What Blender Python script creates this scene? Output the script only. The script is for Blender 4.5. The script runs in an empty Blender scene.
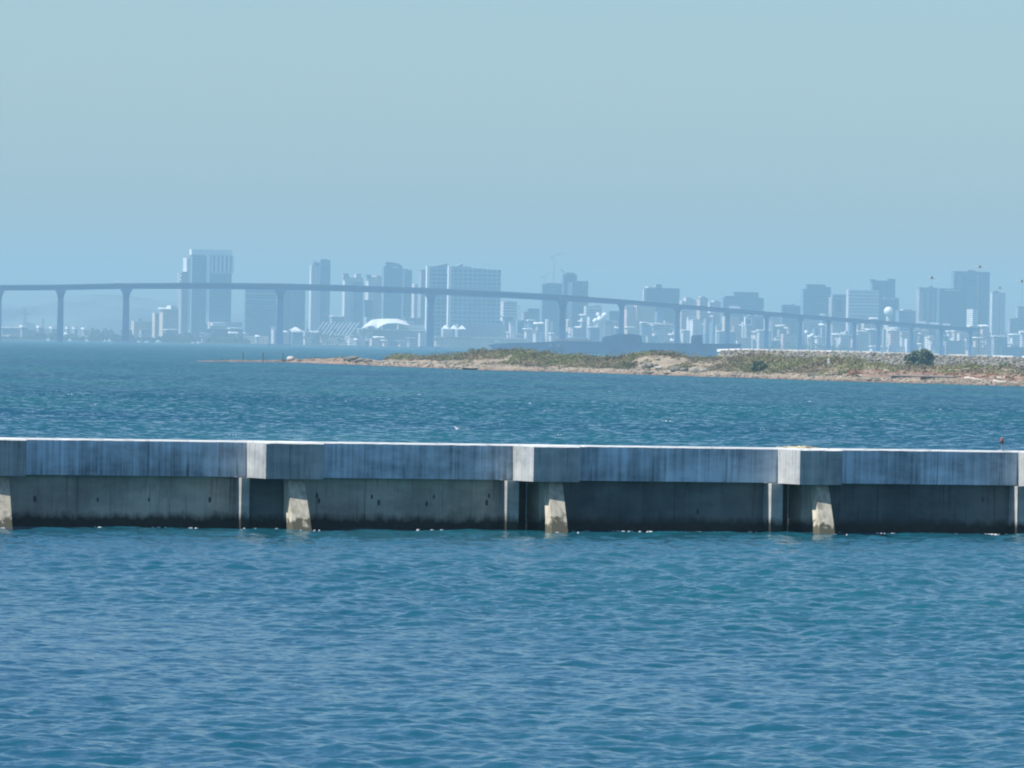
import bpy, math, random
import numpy as np
random.seed(7); rng = np.random.default_rng(11)
S = bpy.context.scene
COL = S.collection
R = math.radians

# ------------------------------------------------------------------ camera
H = 6.0; F = 7200.0; W_, H_ = 1024, 768
HY0, SL = 346.0, 0.019                     # horizon row at the picture's centre, slope of the horizon
roll = math.atan(SL); pitch = math.atan((384 - HY0) * math.cos(roll) / F)
Fv = np.array((0, math.cos(pitch), -math.sin(pitch)))
U0 = np.array((0, math.sin(pitch), math.cos(pitch))); R0 = np.array((1.0, 0, 0))
Rv = math.cos(roll) * R0 + math.sin(roll) * U0
Uv = -math.sin(roll) * R0 + math.cos(roll) * U0

def P(px, py, D):
    """the world point at distance D that is seen at this pixel"""
    d = Fv + (px - 512) / F * Rv + (384 - py) / F * Uv
    d = d * (D / d[1])
    return np.array((d[0], D, H + d[2]))
def yh(px): return HY0 + SL * (px - 512)
def zat(px, py, D): return P(px, py, D)[2]
def xat(px, D, py=None): return P(px, yh(px) if py is None else py, D)[0]

cam_d = bpy.data.cameras.new('camera'); cam = bpy.data.objects.new('camera', cam_d); COL.objects.link(cam)
cam_d.sensor_width = 36; cam_d.lens = F * 36 / W_; cam_d.clip_start = 1; cam_d.clip_end = 90000
from mathutils import Matrix, Vector, noise as mnoise
M4 = Matrix(((Rv[0], Uv[0], -Fv[0], 0), (Rv[1], Uv[1], -Fv[1], 0), (Rv[2], Uv[2], -Fv[2], H), (0, 0, 0, 1)))
cam.matrix_world = M4
S.camera = cam

# ------------------------------------------------------------------ light
EL = R(55); sh = np.array((-1.0, -0.33)); sh /= np.linalg.norm(sh)
sdir = Vector((sh[0] * math.cos(EL), sh[1] * math.cos(EL), math.sin(EL)))
sun_d = bpy.data.lights.new('sun', 'SUN'); sun_d.energy = 5.0; sun_d.angle = R(0.53); sun_d.color = (1, .965, .92)
sun = bpy.data.objects.new('sun', sun_d); COL.objects.link(sun)
sun.rotation_euler = sdir.to_track_quat('Z', 'Y').to_euler(); sun.location = (0, 0, 60)
Wd = bpy.data.worlds.new('World'); S.world = Wd; Wd.use_nodes = True
nt = Wd.node_tree; nt.nodes.clear()
out = nt.nodes.new('ShaderNodeOutputWorld'); bg = nt.nodes.new('ShaderNodeBackground')
sky = nt.nodes.new('ShaderNodeTexSky'); sky.sky_type = 'NISHITA'; sky.sun_disc = False
sky.sun_elevation = EL; sky.sun_rotation = math.atan2(sh[0], sh[1])
sky.air_density = 1.0; sky.dust_density = 0.9; sky.ozone_density = 3.0
tint = nt.nodes.new('ShaderNodeMix'); tint.data_type = 'RGBA'; tint.blend_type = 'MULTIPLY'; tint.inputs[0].default_value = 1
tint.inputs[7].default_value = (.675, .80, .90, 1); nt.links.new(sky.outputs[0], tint.inputs[6]); nt.links.new(tint.outputs[2], bg.inputs[0]); nt.links.new(bg.outputs[0], out.inputs[0])
bg.inputs[1].default_value = 0.1
S.view_settings.view_transform = 'Standard'; S.view_settings.look = 'None'
S.view_settings.exposure = 0.6; S.view_settings.gamma = 1.0; S.view_settings.use_curve_mapping = False
S.render.engine = 'CYCLES'
cy = S.cycles
cy.use_denoising = True; cy.max_bounces = 6; cy.diffuse_bounces = 2; cy.glossy_bounces = 3; cy.volume_bounces = 0
cy.use_adaptive_sampling = False; cy.caustics_reflective = False; cy.caustics_refractive = False
cy.filter_width = 2.0
cy.sample_clamp_indirect = 6

# ------------------------------------------------------------------ materials
MAT = {}
class NT:
    def __init__(s, name):
        s.m = bpy.data.materials.new(name); s.m.use_nodes = True; s.t = s.m.node_tree
        s.p = s.t.nodes['Principled BSDF']; MAT[name] = s.m
    def n(s, typ, **kw):
        x = s.t.nodes.new('ShaderNode' + typ)
        for k, v in kw.items(): setattr(x, k, v)
        return x
    def l(s, a, b): s.t.links.new(a, b)
    def val(s, sock, v):
        if isinstance(v, (int, float, tuple, list)): sock.default_value = v
        else: s.l(v, sock)
    def math(s, op, a, b=0.0, clamp=False):
        x = s.n('Math', operation=op); x.use_clamp = clamp
        s.val(x.inputs[0], a); s.val(x.inputs[1], b); return x.outputs[0]
    def mix(s, fac, a, b):
        x = s.n('Mix', data_type='RGBA'); s.val(x.inputs[0], fac)
        s.val(x.inputs[6], a if not isinstance(a, tuple) else (*a, 1)); s.val(x.inputs[7], b if not isinstance(b, tuple) else (*b, 1))
        return x.outputs[2]
    def coord(s, scale=(1, 1, 1), rot=(0, 0, 0)):
        tc = s.n('TexCoord'); mp = s.n('Mapping'); mp.inputs['Scale'].default_value = scale; mp.inputs['Rotation'].default_value = rot
        s.l(tc.outputs['Object'], mp.inputs[0]); return mp.outputs[0]
    def noise(s, vec, scale, detail=3, rough=.55, lo=.35, hi=.65):
        x = s.n('TexNoise'); x.inputs['Scale'].default_value = scale; x.inputs['Detail'].default_value = detail
        x.inputs['Roughness'].default_value = rough; s.l(vec, x.inputs['Vector'])
        r = s.n('MapRange'); r.inputs[1].default_value = lo; r.inputs[2].default_value = hi; r.clamp = True
        s.l(x.outputs['Fac'], r.inputs[0]); return r.outputs[0]
    def bump(s, h, dist, strength=1.0):
        b = s.n('Bump'); b.inputs['Distance'].default_value = dist; b.inputs['Strength'].default_value = strength
        s.l(h, b.inputs['Height']); s.l(b.outputs[0], s.p.inputs['Normal']); return b

def plain(name, c, rough=.8, scale=.3, var=.25):
    t = NT(name); f = t.noise(t.coord(), scale, 4)
    d = tuple(x * (1 - var) for x in c); l = tuple(min(1, x * (1 + var)) for x in c)
    t.val(t.p.inputs['Base Color'], t.mix(f, d, l)); t.p.inputs['Roughness'].default_value = rough
    return t.m

def facade(name, wall, glass, fh=3.6, bay=4.0, fz=.5, fu=.25, rough=.75):
    t = NT(name); tc = t.n('TexCoord'); sp = t.n('SeparateXYZ'); t.l(tc.outputs['Object'], sp.inputs[0])
    u = t.math('ADD', sp.outputs[0], sp.outputs[1]); z = sp.outputs[2]
    a = t.math('GREATER_THAN', t.math('FRACT', t.math('DIVIDE', t.math('ADD', z, 500.0), fh)), 1 - fz)
    b = t.math('GREATER_THAN', t.math('FRACT', t.math('DIVIDE', t.math('ADD', u, 500.0), bay)), fu)
    k = t.math('MULTIPLY', a, b)
    v = t.noise(t.coord((.04, .04, .02)), 1.0, 3)
    v2 = t.noise(t.coord((.05, .05, .28)), 1.0, 2)
    w = t.mix(v, tuple(x * .86 for x in wall), tuple(min(1, x * 1.1) for x in wall))
    g = t.mix(v2, tuple(x * .7 for x in glass), tuple(x * 1.5 for x in glass))
    t.val(t.p.inputs['Base Color'], t.mix(k, w, g))
    t.val(t.p.inputs['Roughness'], t.math('SUBTRACT', rough, t.math('MULTIPLY', k, rough - .25)))
    return t.m

facade('facade_blue', (.24, .34, .44), (.05, .09, .15), 3.6, 5, .62, .15)
facade('facade_slate', (.13, .19, .28), (.035, .065, .11), 3.6, 3.2, .6, .2)
facade('facade_pale', (.64, .62, .62), (.10, .13, .17), 3.4, 4.2, .38, .4)
facade('facade_white', (.78, .78, .76), (.12, .15, .19), 3.6, 5, .35, .3)
facade('facade_tan', (.68, .58, .46), (.08, .09, .10), 3.4, 4.2, .4, .4)
facade('facade_pink', (.66, .50, .46), (.09, .10, .12), 3.4, 3.6, .4, .4)
facade('facade_grey', (.40, .41, .44), (.06, .08, .11), 3.5, 4.0, .5, .3)
facade('facade_grid', (.34, .44, .53), (.08, .13, .19), 7.2, 9.0, .72, .22)
plain('white_paint', (.82, .82, .80), .5, .2, .06)
plain('white_fabric', (.66, .66, .64), .8, .1, .06)
plain('pale_concrete', (.55, .54, .50), .85, .15)
plain('dark_roof', (.10, .11, .13), .85, .2)
plain('grey_metal', (.22, .24, .27), .5, .2)
plain('navy_grey', (.045, .10, .19), .6, .08, .25)
plain('bridge_blue', (.015, .07, .34), .55, .02, .12)
plain('bridge_concrete', (.022, .07, .21), .8, .03, .15)
plain('dark_metal', (.04, .045, .05), .5, 2)
plain('red_paint', (.34, .07, .07), .45, 3)
plain('rust', (.22, .09, .045), .85, 6)
plain('dark_wood', (.055, .045, .04), .9, 1.5, .4)
plain('pale_wood', (.48, .44, .38), .9, 1.5, .2)
plain('bark', (.10, .075, .05), .95, 3, .4)
plain('gull_white', (.8, .8, .78), .7, 5, .05)
plain('gull_grey', (.25, .27, .29), .7, 5, .1)
plain('lamp_glass', (.75, .75, .72), .25, 2, .05)
plain('land', (.12, .13, .11), .95, .01, .4)
plain('hill', (.085, .10, .095), .95, .004, .5)
plain('foam', (.42, .46, .48), .9, 4, .05)
plain('kelp', (.42, .38, .26), .9, 8, .5)

def leafmat(name, a, b, scale):
    t = NT(name); tc = t.n('TexCoord')
    f = t.noise(t.coord(), scale, 3, .6, .38, .62)
    t.val(t.p.inputs['Base Color'], t.mix(f, a, b)); t.p.inputs['Roughness'].default_value = .85
    return t.m
leafmat('leaf_tree', (.07, .10, .055), (.13, .165, .09), .5)
leafmat('leaf_far', (.03, .05, .04), (.06, .08, .06), .03)

t = NT('scrub'); c = t.coord()
f1 = t.noise(c, .05, 3, .6, .44, .56); f2 = t.noise(c, .3, 3, .6, .3, .7); f3 = t.noise(c, .09, 3, .6, .45, .62)
a = t.mix(f2, (.14, .16, .06), (.24, .26, .10)); b = t.mix(f2, (.18, .15, .09), (.27, .22, .14))
q = t.mix(f1, a, b); q = t.mix(t.math('MULTIPLY', t.noise(c, .02, 2, .5, .45, .6), .6), q, (.17, .14, .09)); q = t.mix(t.math('MULTIPLY', f3, .6), q, (.045, .06, .028))
at = t.n('Attribute', attribute_name='kind'); q = t.mix(at.outputs['Fac'], q, t.mix(f2, (.22, .10, .065), (.36, .20, .13)))
t.val(t.p.inputs['Base Color'], q); t.p.inputs['Roughness'].default_value = .95

t = NT('sand'); tc = t.n('TexCoord'); sp = t.n('SeparateXYZ'); t.l(tc.outputs['Object'], sp.inputs[0])
c = t.coord(); f = t.noise(c, .12, 5, .65); g = t.noise(c, .9, 4, .7, .5, .72)
dry = t.mix(f, (.165, .13, .09), (.30, .245, .175)); dry = t.mix(g, dry, (.10, .075, .055))
zz = t.math('ADD', sp.outputs[2], t.math('MULTIPLY', f, .35))
wet = t.n('MapRange'); wet.inputs[1].default_value = .25; wet.inputs[2].default_value = .75; t.l(zz, wet.inputs[0])
low = t.mix(t.noise(c, .35, 4), (.085, .055, .04), (.20, .125, .085))
q = t.mix(wet.outputs[0], low, dry)
at = t.n('Attribute', attribute_name='kind'); q = t.mix(at.outputs['Fac'], q, t.mix(f, (.17, .105, .07), (.27, .185, .13)))
t.val(t.p.inputs['Base Color'], q); t.p.inputs['Roughness'].default_value = .95
t.bump(t.noise(c, 1.2, 4, .6, .2, .8), .25, .7)

t = NT('rock'); c = t.coord(); f = t.noise(c, .5, 4, .6, .3, .7)
at = t.n('Attribute', attribute_name='tone')
q = t.mix(at.outputs['Fac'], (.055, .05, .042), (.25, .235, .20)); q = t.mix(t.math('MULTIPLY', f, .5), q, (.16, .155, .125))
t.val(t.p.inputs['Base Color'], q); t.p.inputs['Roughness'].default_value = .9
t = NT('rock_pale'); c = t.coord(); f = t.noise(c, 1.5, 4, .6, .3, .7)
t.val(t.p.inputs['Base Color'], t.mix(f, (.34, .33, .30), (.52, .50, .46))); t.p.inputs['Roughness'].default_value = .9

def concrete(name, lo, hi, warm=0.0, algae=True, streak=1.0, spots=True):
    """weathered marine concrete: rain streaks, blotches, dark tide band"""
    t = NT(name); tc = t.n('TexCoord'); sp = t.n('SeparateXYZ'); t.l(tc.outputs['Object'], sp.inputs[0])
    st = t.noise(t.coord((8.5, 8.5, .16)), 1.0, 5, .75, .40, .62)
    st2 = t.noise(t.coord((1.6, 1.6, .10)), 1.0, 3, .6, .35, .65)
    bl = t.noise(t.coord((.9, .9, 1.3)), 1.0, 5, .65, .3, .7)
    k = t.math('ADD', t.math('MULTIPLY', st, .5 * streak), t.math('ADD', t.math('MULTIPLY', st2, .35), t.math('MULTIPLY', bl, .25 + .4 * (1 - streak))), True)
    q = t.mix(k, lo, hi)
    pt = t.noise(t.coord((.33, .33, .9)), 1.0, 4, .65, .38, .62); q = t.mix(t.math('MULTIPLY', pt, .38), q, tuple(x * 1.7 for x in hi))
    q = t.mix(t.math('MULTIPLY', t.noise(t.coord((.45, .45, .25)), 1.3, 4, .65, .50, .66), .42), q, tuple(x * .55 for x in lo))
    ru = t.noise(t.coord((6, 6, .3)), 1.0, 3, .5, .68, .74); q = t.mix(t.math('MULTIPLY', ru, .45), q, (.20, .11, .06))
    if spots:
        dk = t.noise(t.coord((9, 9, .35)), 1.0, 2, .5, .60, .70)
        q = t.mix(t.math('MULTIPLY', dk, .55), q, tuple(x * .45 for x in lo))
    if algae:
        e = t.noise(t.coord((2.8, 2.8, 1.2)), 1.0, 5, .7, .25, .75)
        z = t.math('ADD', sp.outputs[2], t.math('MULTIPLY', e, -.30))
        mr = t.n('MapRange'); mr.inputs[1].default_value = .10; mr.inputs[2].default_value = .36; t.l(z, mr.inputs[0])
        q = t.mix(mr.outputs[0], t.mix(e, (.012, .014, .012), (.035, .038, .028)), q)
    t.val(t.p.inputs['Base Color'], q); t.p.inputs['Roughness'].default_value = .85
    t.bump(t.noise(t.coord(), 6, 4, .6, .2, .8), .015, .6)
    return t.m
concrete('concrete_cap', (.07, .095, .12), (.54, .62, .68), algae=False)
concrete('concrete_pier_cap', (.13, .16, .175), (.38, .385, .37), algae=False)
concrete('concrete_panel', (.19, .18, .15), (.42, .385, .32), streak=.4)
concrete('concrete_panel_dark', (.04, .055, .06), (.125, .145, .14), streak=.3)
concrete('concrete_block', (.16, .17, .16), (.42, .42, .40), streak=.5)
# braces: warm concrete, barnacles at the foot
t = NT('concrete_brace'); tc = t.n('TexCoord'); sp = t.n('SeparateXYZ'); t.l(tc.outputs['Object'], sp.inputs[0])
st = t.noise(t.coord((7, 7, .5)), 1.0, 4, .6, .3, .7); bl = t.noise(t.coord((2.4, 2.4, 2.4)), 1.0, 4, .6, .56, .66)
q = t.mix(st, (.29, .26, .20), (.54, .49, .38)); q = t.mix(t.math('MULTIPLY', bl, .6), q, (.17, .16, .12))
e = t.noise(t.coord((3.5, 3.5, 3.5)), 1.0, 4, .6, .25, .75)
z = t.math('SUBTRACT', sp.outputs[2], t.math('MULTIPLY', e, .62))
mr = t.n('MapRange'); mr.inputs[1].default_value = -.02; mr.inputs[2].default_value = .12; t.l(z, mr.inputs[0])
q = t.mix(mr.outputs[0], (.075, .07, .045), q)
t.val(t.p.inputs['Base Color'], q); t.p.inputs['Roughness'].default_value = .85
t = NT('coping_white'); f = t.noise(t.coord((1.3, 1.3, 1.3)), 1.0, 5, .8, .55, .68)
t.val(t.p.inputs['Base Color'], t.mix(f, (.58, .585, .57), (.26, .27, .27))); t.p.inputs['Roughness'].default_value = .7

# water
t = NT('water'); tc = t.n('TexCoord'); sp = t.n('SeparateXYZ'); t.l(tc.outputs['Object'], sp.inputs[0])
def slope(scale, rot, detail, amp):
    """ripple slopes (x, y) from noise; amp may be a socket"""
    mp = t.n('Mapping'); mp.inputs['Scale'].default_value = (*scale, 1); mp.inputs['Rotation'].default_value = (0, 0, R(rot)); t.l(tc.outputs['Object'], mp.inputs[0])
    nn = t.n('TexNoise'); nn.inputs['Scale'].default_value = 1.0; nn.inputs['Detail'].default_value = detail; nn.inputs['Roughness'].default_value = .6
    t.l(mp.outputs[0], nn.inputs['Vector'])
    v = t.n('VectorMath', operation='SUBTRACT'); t.l(nn.outputs['Color'], v.inputs[0]); v.inputs[1].default_value = (.5, .5, .5)
    m_ = t.n('VectorMath', operation='SCALE'); t.l(v.outputs[0], m_.inputs[0]); t.val(m_.inputs['Scale'], amp)
    return m_.outputs[0]
far = t.n('MapRange'); far.inputs[1].default_value = 180; far.inputs[2].default_value = 650; t.l(sp.outputs[1], far.inputs[0])
gust = t.noise(t.coord((.010, .0035, 1), (0, 0, R(6))), 1.0, 4, .6, .3, .7)
gust2 = t.noise(t.coord((.22, .05, 1), (0, 0, R(-5))), 1.0, 3, .6, .3, .7)
fa = t.math('MULTIPLY', far.outputs[0], t.math('ADD', .55, t.math('MULTIPLY', t.math('ADD', gust, gust2), .35)))
s1 = slope((5.0, 9.0), 8, 5, t.math('ADD', .5, t.math('MULTIPLY', gust2, .42)))
s2 = slope((1.2, .9), -6, 4, t.math('ADD', .25, t.math('MULTIPLY', fa, 3.0)))
s3 = slope((.32, .14), 5, 4, t.math('MULTIPLY', fa, .9))
v1 = t.n('VectorMath', operation='ADD'); t.l(s1, v1.inputs[0]); t.l(s2, v1.inputs[1])
v2 = t.n('VectorMath', operation='ADD'); t.l(v1.outputs[0], v2.inputs[0]); t.l(s3, v2.inputs[1])
fl_ = t.n('VectorMath', operation='MULTIPLY'); t.l(v2.outputs[0], fl_.inputs[0]); fl_.inputs[1].default_value = (.7, 1, 0)
cb = t.n('CombineXYZ'); t.val(cb.inputs[1], t.math('MULTIPLY', fa, -.34))
v4 = t.n('VectorMath', operation='ADD'); t.l(fl_.outputs[0], v4.inputs[0]); t.l(cb.outputs[0], v4.inputs[1])
ge = t.n('NewGeometry'); v3 = t.n('VectorMath', operation='ADD'); t.l(v4.outputs[0], v3.inputs[0]); t.l(ge.outputs['Normal'], v3.inputs[1])
nz_ = t.n('VectorMath', operation='NORMALIZE'); t.l(v3.outputs[0], nz_.inputs[0]); t.l(nz_.outputs[0], t.p.inputs['Normal'])
big = t.noise(t.coord((.012, .004, 1)), 1.0, 3)
t.val(t.p.inputs['Base Color'], t.mix(big, (.004, .052, .092), (.007, .080, .100)))
t.p.inputs['Roughness'].default_value = .13; t.p.inputs['IOR'].default_value = 1.33

# ------------------------------------------------------------------ mesh helpers
class MB:
    def __init__(s): s.v = []; s.f = []
    def add(s, vs, fs):
        n = len(s.v); s.v += [tuple(map(float, p)) for p in vs]; s.f += [tuple(i + n for i in f) for f in fs]; return s
    def box(s, x0, x1, y0, y1, z0, z1):
        return s.add([(x0, y0, z0), (x1, y0, z0), (x1, y1, z0), (x0, y1, z0), (x0, y0, z1), (x1, y0, z1), (x1, y1, z1), (x0, y1, z1)],
                     [(0, 3, 2, 1), (4, 5, 6, 7), (0, 1, 5, 4), (1, 2, 6, 5), (2, 3, 7, 6), (3, 0, 4, 7)])
    def loft(s, rings, cap=True):
        """rings: lists of points with equal count"""
        n = len(rings[0]); vs = [p for r in rings for p in r]; fs = []
        for i in range(len(rings) - 1):
            for j in range(n):
                k = (j + 1) % n
                fs.append((i * n + j, i * n + k, (i + 1) * n + k, (i + 1) * n + j))
        if cap: fs.append(tuple(range(n - 1, -1, -1))); fs.append(tuple((len(rings) - 1) * n + j for j in range(n)))
        return s.add(vs, fs)
    def rect_loft(s, secs):
        """secs: (z, cx, cy, hx, hy)"""
        return s.loft([[(cx - hx, cy - hy, z), (cx + hx, cy - hy, z), (cx + hx, cy + hy, z), (cx - hx, cy + hy, z)] for z, cx, cy, hx, hy in secs])
    def cyl(s, cx, cy, z0, z1, r0, r1=None, n=10):
        r1 = r0 if r1 is None else r1
        return s.loft([[(cx + r * math.cos(2 * math.pi * k / n), cy + r * math.sin(2 * math.pi * k / n), z) for k in range(n)] for z, r in ((z0, r0), (z1, r1))])
    def tube(s, a, b, r, n=6):
        a = Vector(a); b = Vector(b); d = (b - a).normalized(); u = d.orthogonal().normalized(); w = d.cross(u)
        return s.loft([[tuple(p + u * (r * math.cos(2 * math.pi * k / n)) + w * (r * math.sin(2 * math.pi * k / n))) for k in range(n)] for p in (a, b)])
    def ball(s, c, r, n=10, m=7, sz=1.0, z0=-1.0):
        rings = []
        for i in range(m):
            t_ = -math.pi / 2 + math.pi * (i + .5) / m
            if math.sin(t_) < z0: continue
            rings.append([(c[0] + r * math.cos(t_) * math.cos(2 * math.pi * k / n), c[1] + r * math.cos(t_) * math.sin(2 * math.pi * k / n), c[2] + r * sz * math.sin(t_)) for k in range(n)])
        return s.loft(rings)
    def prism(s, pts, d0, d1):
        """pts in x,z ; extruded from y=d0 to y=d1"""
        return s.loft([[(x, y, z) for x, z in pts] for y in (d0, d1)])
    def build(s, name, mat, parent=None, loc=(0, 0, 0), rz=0.0):
        me = bpy.data.meshes.new(name); me.from_pydata(s.v, [], s.f)
        o = bpy.data.objects.new(name, me); COL.objects.link(o); me.materials.append(MAT[mat] if isinstance(mat, str) else mat)
        import bmesh
        bm = bmesh.new(); bm.from_mesh(me); bmesh.ops.recalc_face_normals(bm, faces=bm.faces); bm.to_mesh(me); bm.free()
        if parent is not None: o.parent = parent
        o.location = loc; o.rotation_euler = (0, 0, rz)
        return o

def tag(o, label=None, cat=None, group=None, kind=None):
    if label: o['label'] = label
    if cat: o['category'] = cat
    if group: o['group'] = group
    if kind: o['kind'] = kind
    return o
def thing(name, label, cat, loc=(0, 0, 0), rz=0.0, group=None):
    o = bpy.data.objects.new(name, None); COL.objects.link(o); o.location = loc; o.rotation_euler = (0, 0, rz)
    return tag(o, label, cat, group)
def npmesh(name, V, Fc, mat, attr=None, smooth=False):
    me = bpy.data.meshes.new(name)
    V = np.asarray(V, dtype=np.float32); Fc = np.asarray(Fc, dtype=np.int32); k = Fc.shape[1]
    me.vertices.add(len(V)); me.vertices.foreach_set('co', V.ravel())
    me.loops.add(Fc.size); me.loops.foreach_set('vertex_index', Fc.ravel())
    me.polygons.add(len(Fc)); me.polygons.foreach_set('loop_start', np.arange(0, Fc.size, k, dtype=np.int32))
    if smooth: me.polygons.foreach_set('use_smooth', np.ones(len(Fc), dtype=bool))
    me.update(calc_edges=True)
    if attr:
        for an, av in attr.items():
            a_ = me.attributes.new(an, 'FLOAT', 'POINT'); a_.data.foreach_set('value', np.asarray(av, dtype=np.float32))
    o = bpy.data.objects.new(name, me); COL.objects.link(o); me.materials.append(MAT[mat])
    return o
def grid_faces(nr, nc):
    i = np.arange(nr - 1)[:, None] * nc + np.arange(nc - 1)[None, :]
    return np.stack([i, i + 1, i + nc + 1, i + nc], -1).reshape(-1, 4)

# ------------------------------------------------------------------ water
def make_water():
    rows = [40.0]
    while rows[-1] < 16000:
        y = rows[-1]; fp = y * y / (F * H)
        if y < 88: st = 1.0
        elif y < 262: st = max(.10, fp * .17)
        elif y < 800: st = .5
        elif y < 2300: st = 3.0
        else: st = 60 + (y - 2300) * .05
        rows.append(y + st)
    Y = np.array(rows)
    inner = np.linspace(-.084, .084, 560)
    o1 = np.array([.09, .1, .12, .15, .2, .3, .45, .7, 1.0])
    T = np.concatenate([-o1[::-1], inner, o1])
    YY, TT = np.meshgrid(Y, T, indexing='ij'); XX = YY * TT
    dy = np.gradient(Y)[:, None] * np.ones_like(TT); dx = np.gradient(T)[None, :] * YY
    sp = np.maximum(dy, dx * .7)
    Z = np.zeros_like(XX); r = np.random.default_rng(5)
    sel = (Y < 2300) & (Y >= 40); Xs, Ys, ss = XX[sel], YY[sel], sp[sel]; z = np.zeros_like(Xs)
    n = 64
    for i in range(n):
        lam = .26 * (4.2 / .26) ** ((i + r.random()) / n)
        k = 2 * math.pi / lam
        th = R(-98) + r.normal() * R(48)          # travelling towards the camera, a little to the left
        ph = r.random() * 2 * math.pi
        steep = .030 * (1.35 if lam < 1.0 else .85 if lam < 2.2 else .7)
        fade = np.clip(lam / (ss * 3.2) - .35, 0, 1)
        arg = k * (Xs * math.cos(th) + Ys * math.sin(th)) + ph
        z += fade * steep / k * (np.sin(arg) + .22 * np.cos(2 * arg))
    # gusts: patches of rougher and calmer water
    g = .5 + .25 * np.sin(Xs * .16 + 1.3 * np.sin(Ys * .045)) + .25 * np.sin(Ys * .07 + Xs * .05 + 1)
    z *= .5 + .8 * g
    Z[sel] = z
    V = np.stack([XX, YY, Z], -1).reshape(-1, 3)
    o = npmesh('water', V, grid_faces(len(Y), len(T)), 'water', smooth=True)
    tag(o, kind='structure'); return o
make_water()

# ------------------------------------------------------------------ the concrete wall
DA, DB = 227.2, 241.6
A = np.array((xat(0, DA), DA)); B = np.array((xat(1024, DB), DB))
w = (B - A) / np.linalg.norm(B - A); n = np.array((w[1], -w[0])); th = math.atan2(w[1], w[0])
def Uw(px, v):
    dx = (px - 512) / F
    return (dx * (A[1] + v * n[1]) - A[0] - v * n[0]) / (w[0] - dx * w[1])
ZC, ZT = 1.63, 2.80
VP = 1.72                                    # how far the pier caps stand out
wall = thing('sea_wall', 'long weathered concrete wall standing in the water on slanted props, with a bright white top edge', 'sea wall', (A[0], A[1], 0), th)
# local frame of the wall: x along it, y = -v (towards the camera), z up
u0 = Uw(248, 0); pitch_w = (Uw(780, 0) - Uw(248, 0)) / 2
# pier by pier, as they stand: cap left, cap right, lower block left, prop left, prop right
PIERS = []
for cl_, cr_, bl_, pl_, pr_ in ((248 - 2 * 300, 325 - 2 * 297, 240 - 600, 289 - 596, 306 - 596), (-38, 27.7, -46, -10, 7.4), (248, 325, 240, 289, 306), (514, 581, 505.5, 547.5, 562), (779, 844, 769.5, 815.2, 828.6), (1019.5, 1084, 1015.5, 1054, 1068), (1270, 1330, 1262, 1304, 1317)):
    PIERS.append((Uw(cl_, 0), Uw(cr_, VP), Uw(bl_, 0), Uw(pl_, 1.77), Uw(pr_, 1.77)))
rw = random.Random(3)
def wallbox(u_0, u_1, v0, v1, z0, z1, name, mat, parent=wall):
    return MB().box(u_0, u_1, -v1, -v0, z0, z1).build(name, mat, parent)
def coping(u_0, u_1, v, vb):
    # chamfered top edge, broken here and there
    pts = []; m = MB(); us = [u_0]
    while us[-1] < u_1 - .5: us.append(us[-1] + rw.uniform(.08, .4))
    us.append(u_1)
    rings = []
    for u_ in us:
        j = rw.uniform(-.008, .008); j2 = rw.uniform(-.006, .006)
        if rw.random() < .05: j -= rw.uniform(.01, .035); j2 += rw.uniform(.02, .05)      # chips
        rings.append([(u_, -v - .003, ZT - .05 + j), (u_, -v + .045 + j2, ZT), (u_, -vb, ZT), (u_, -vb, ZT - .05)])
    return m.loft(rings).build('coping', 'coping_white', wall)
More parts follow.
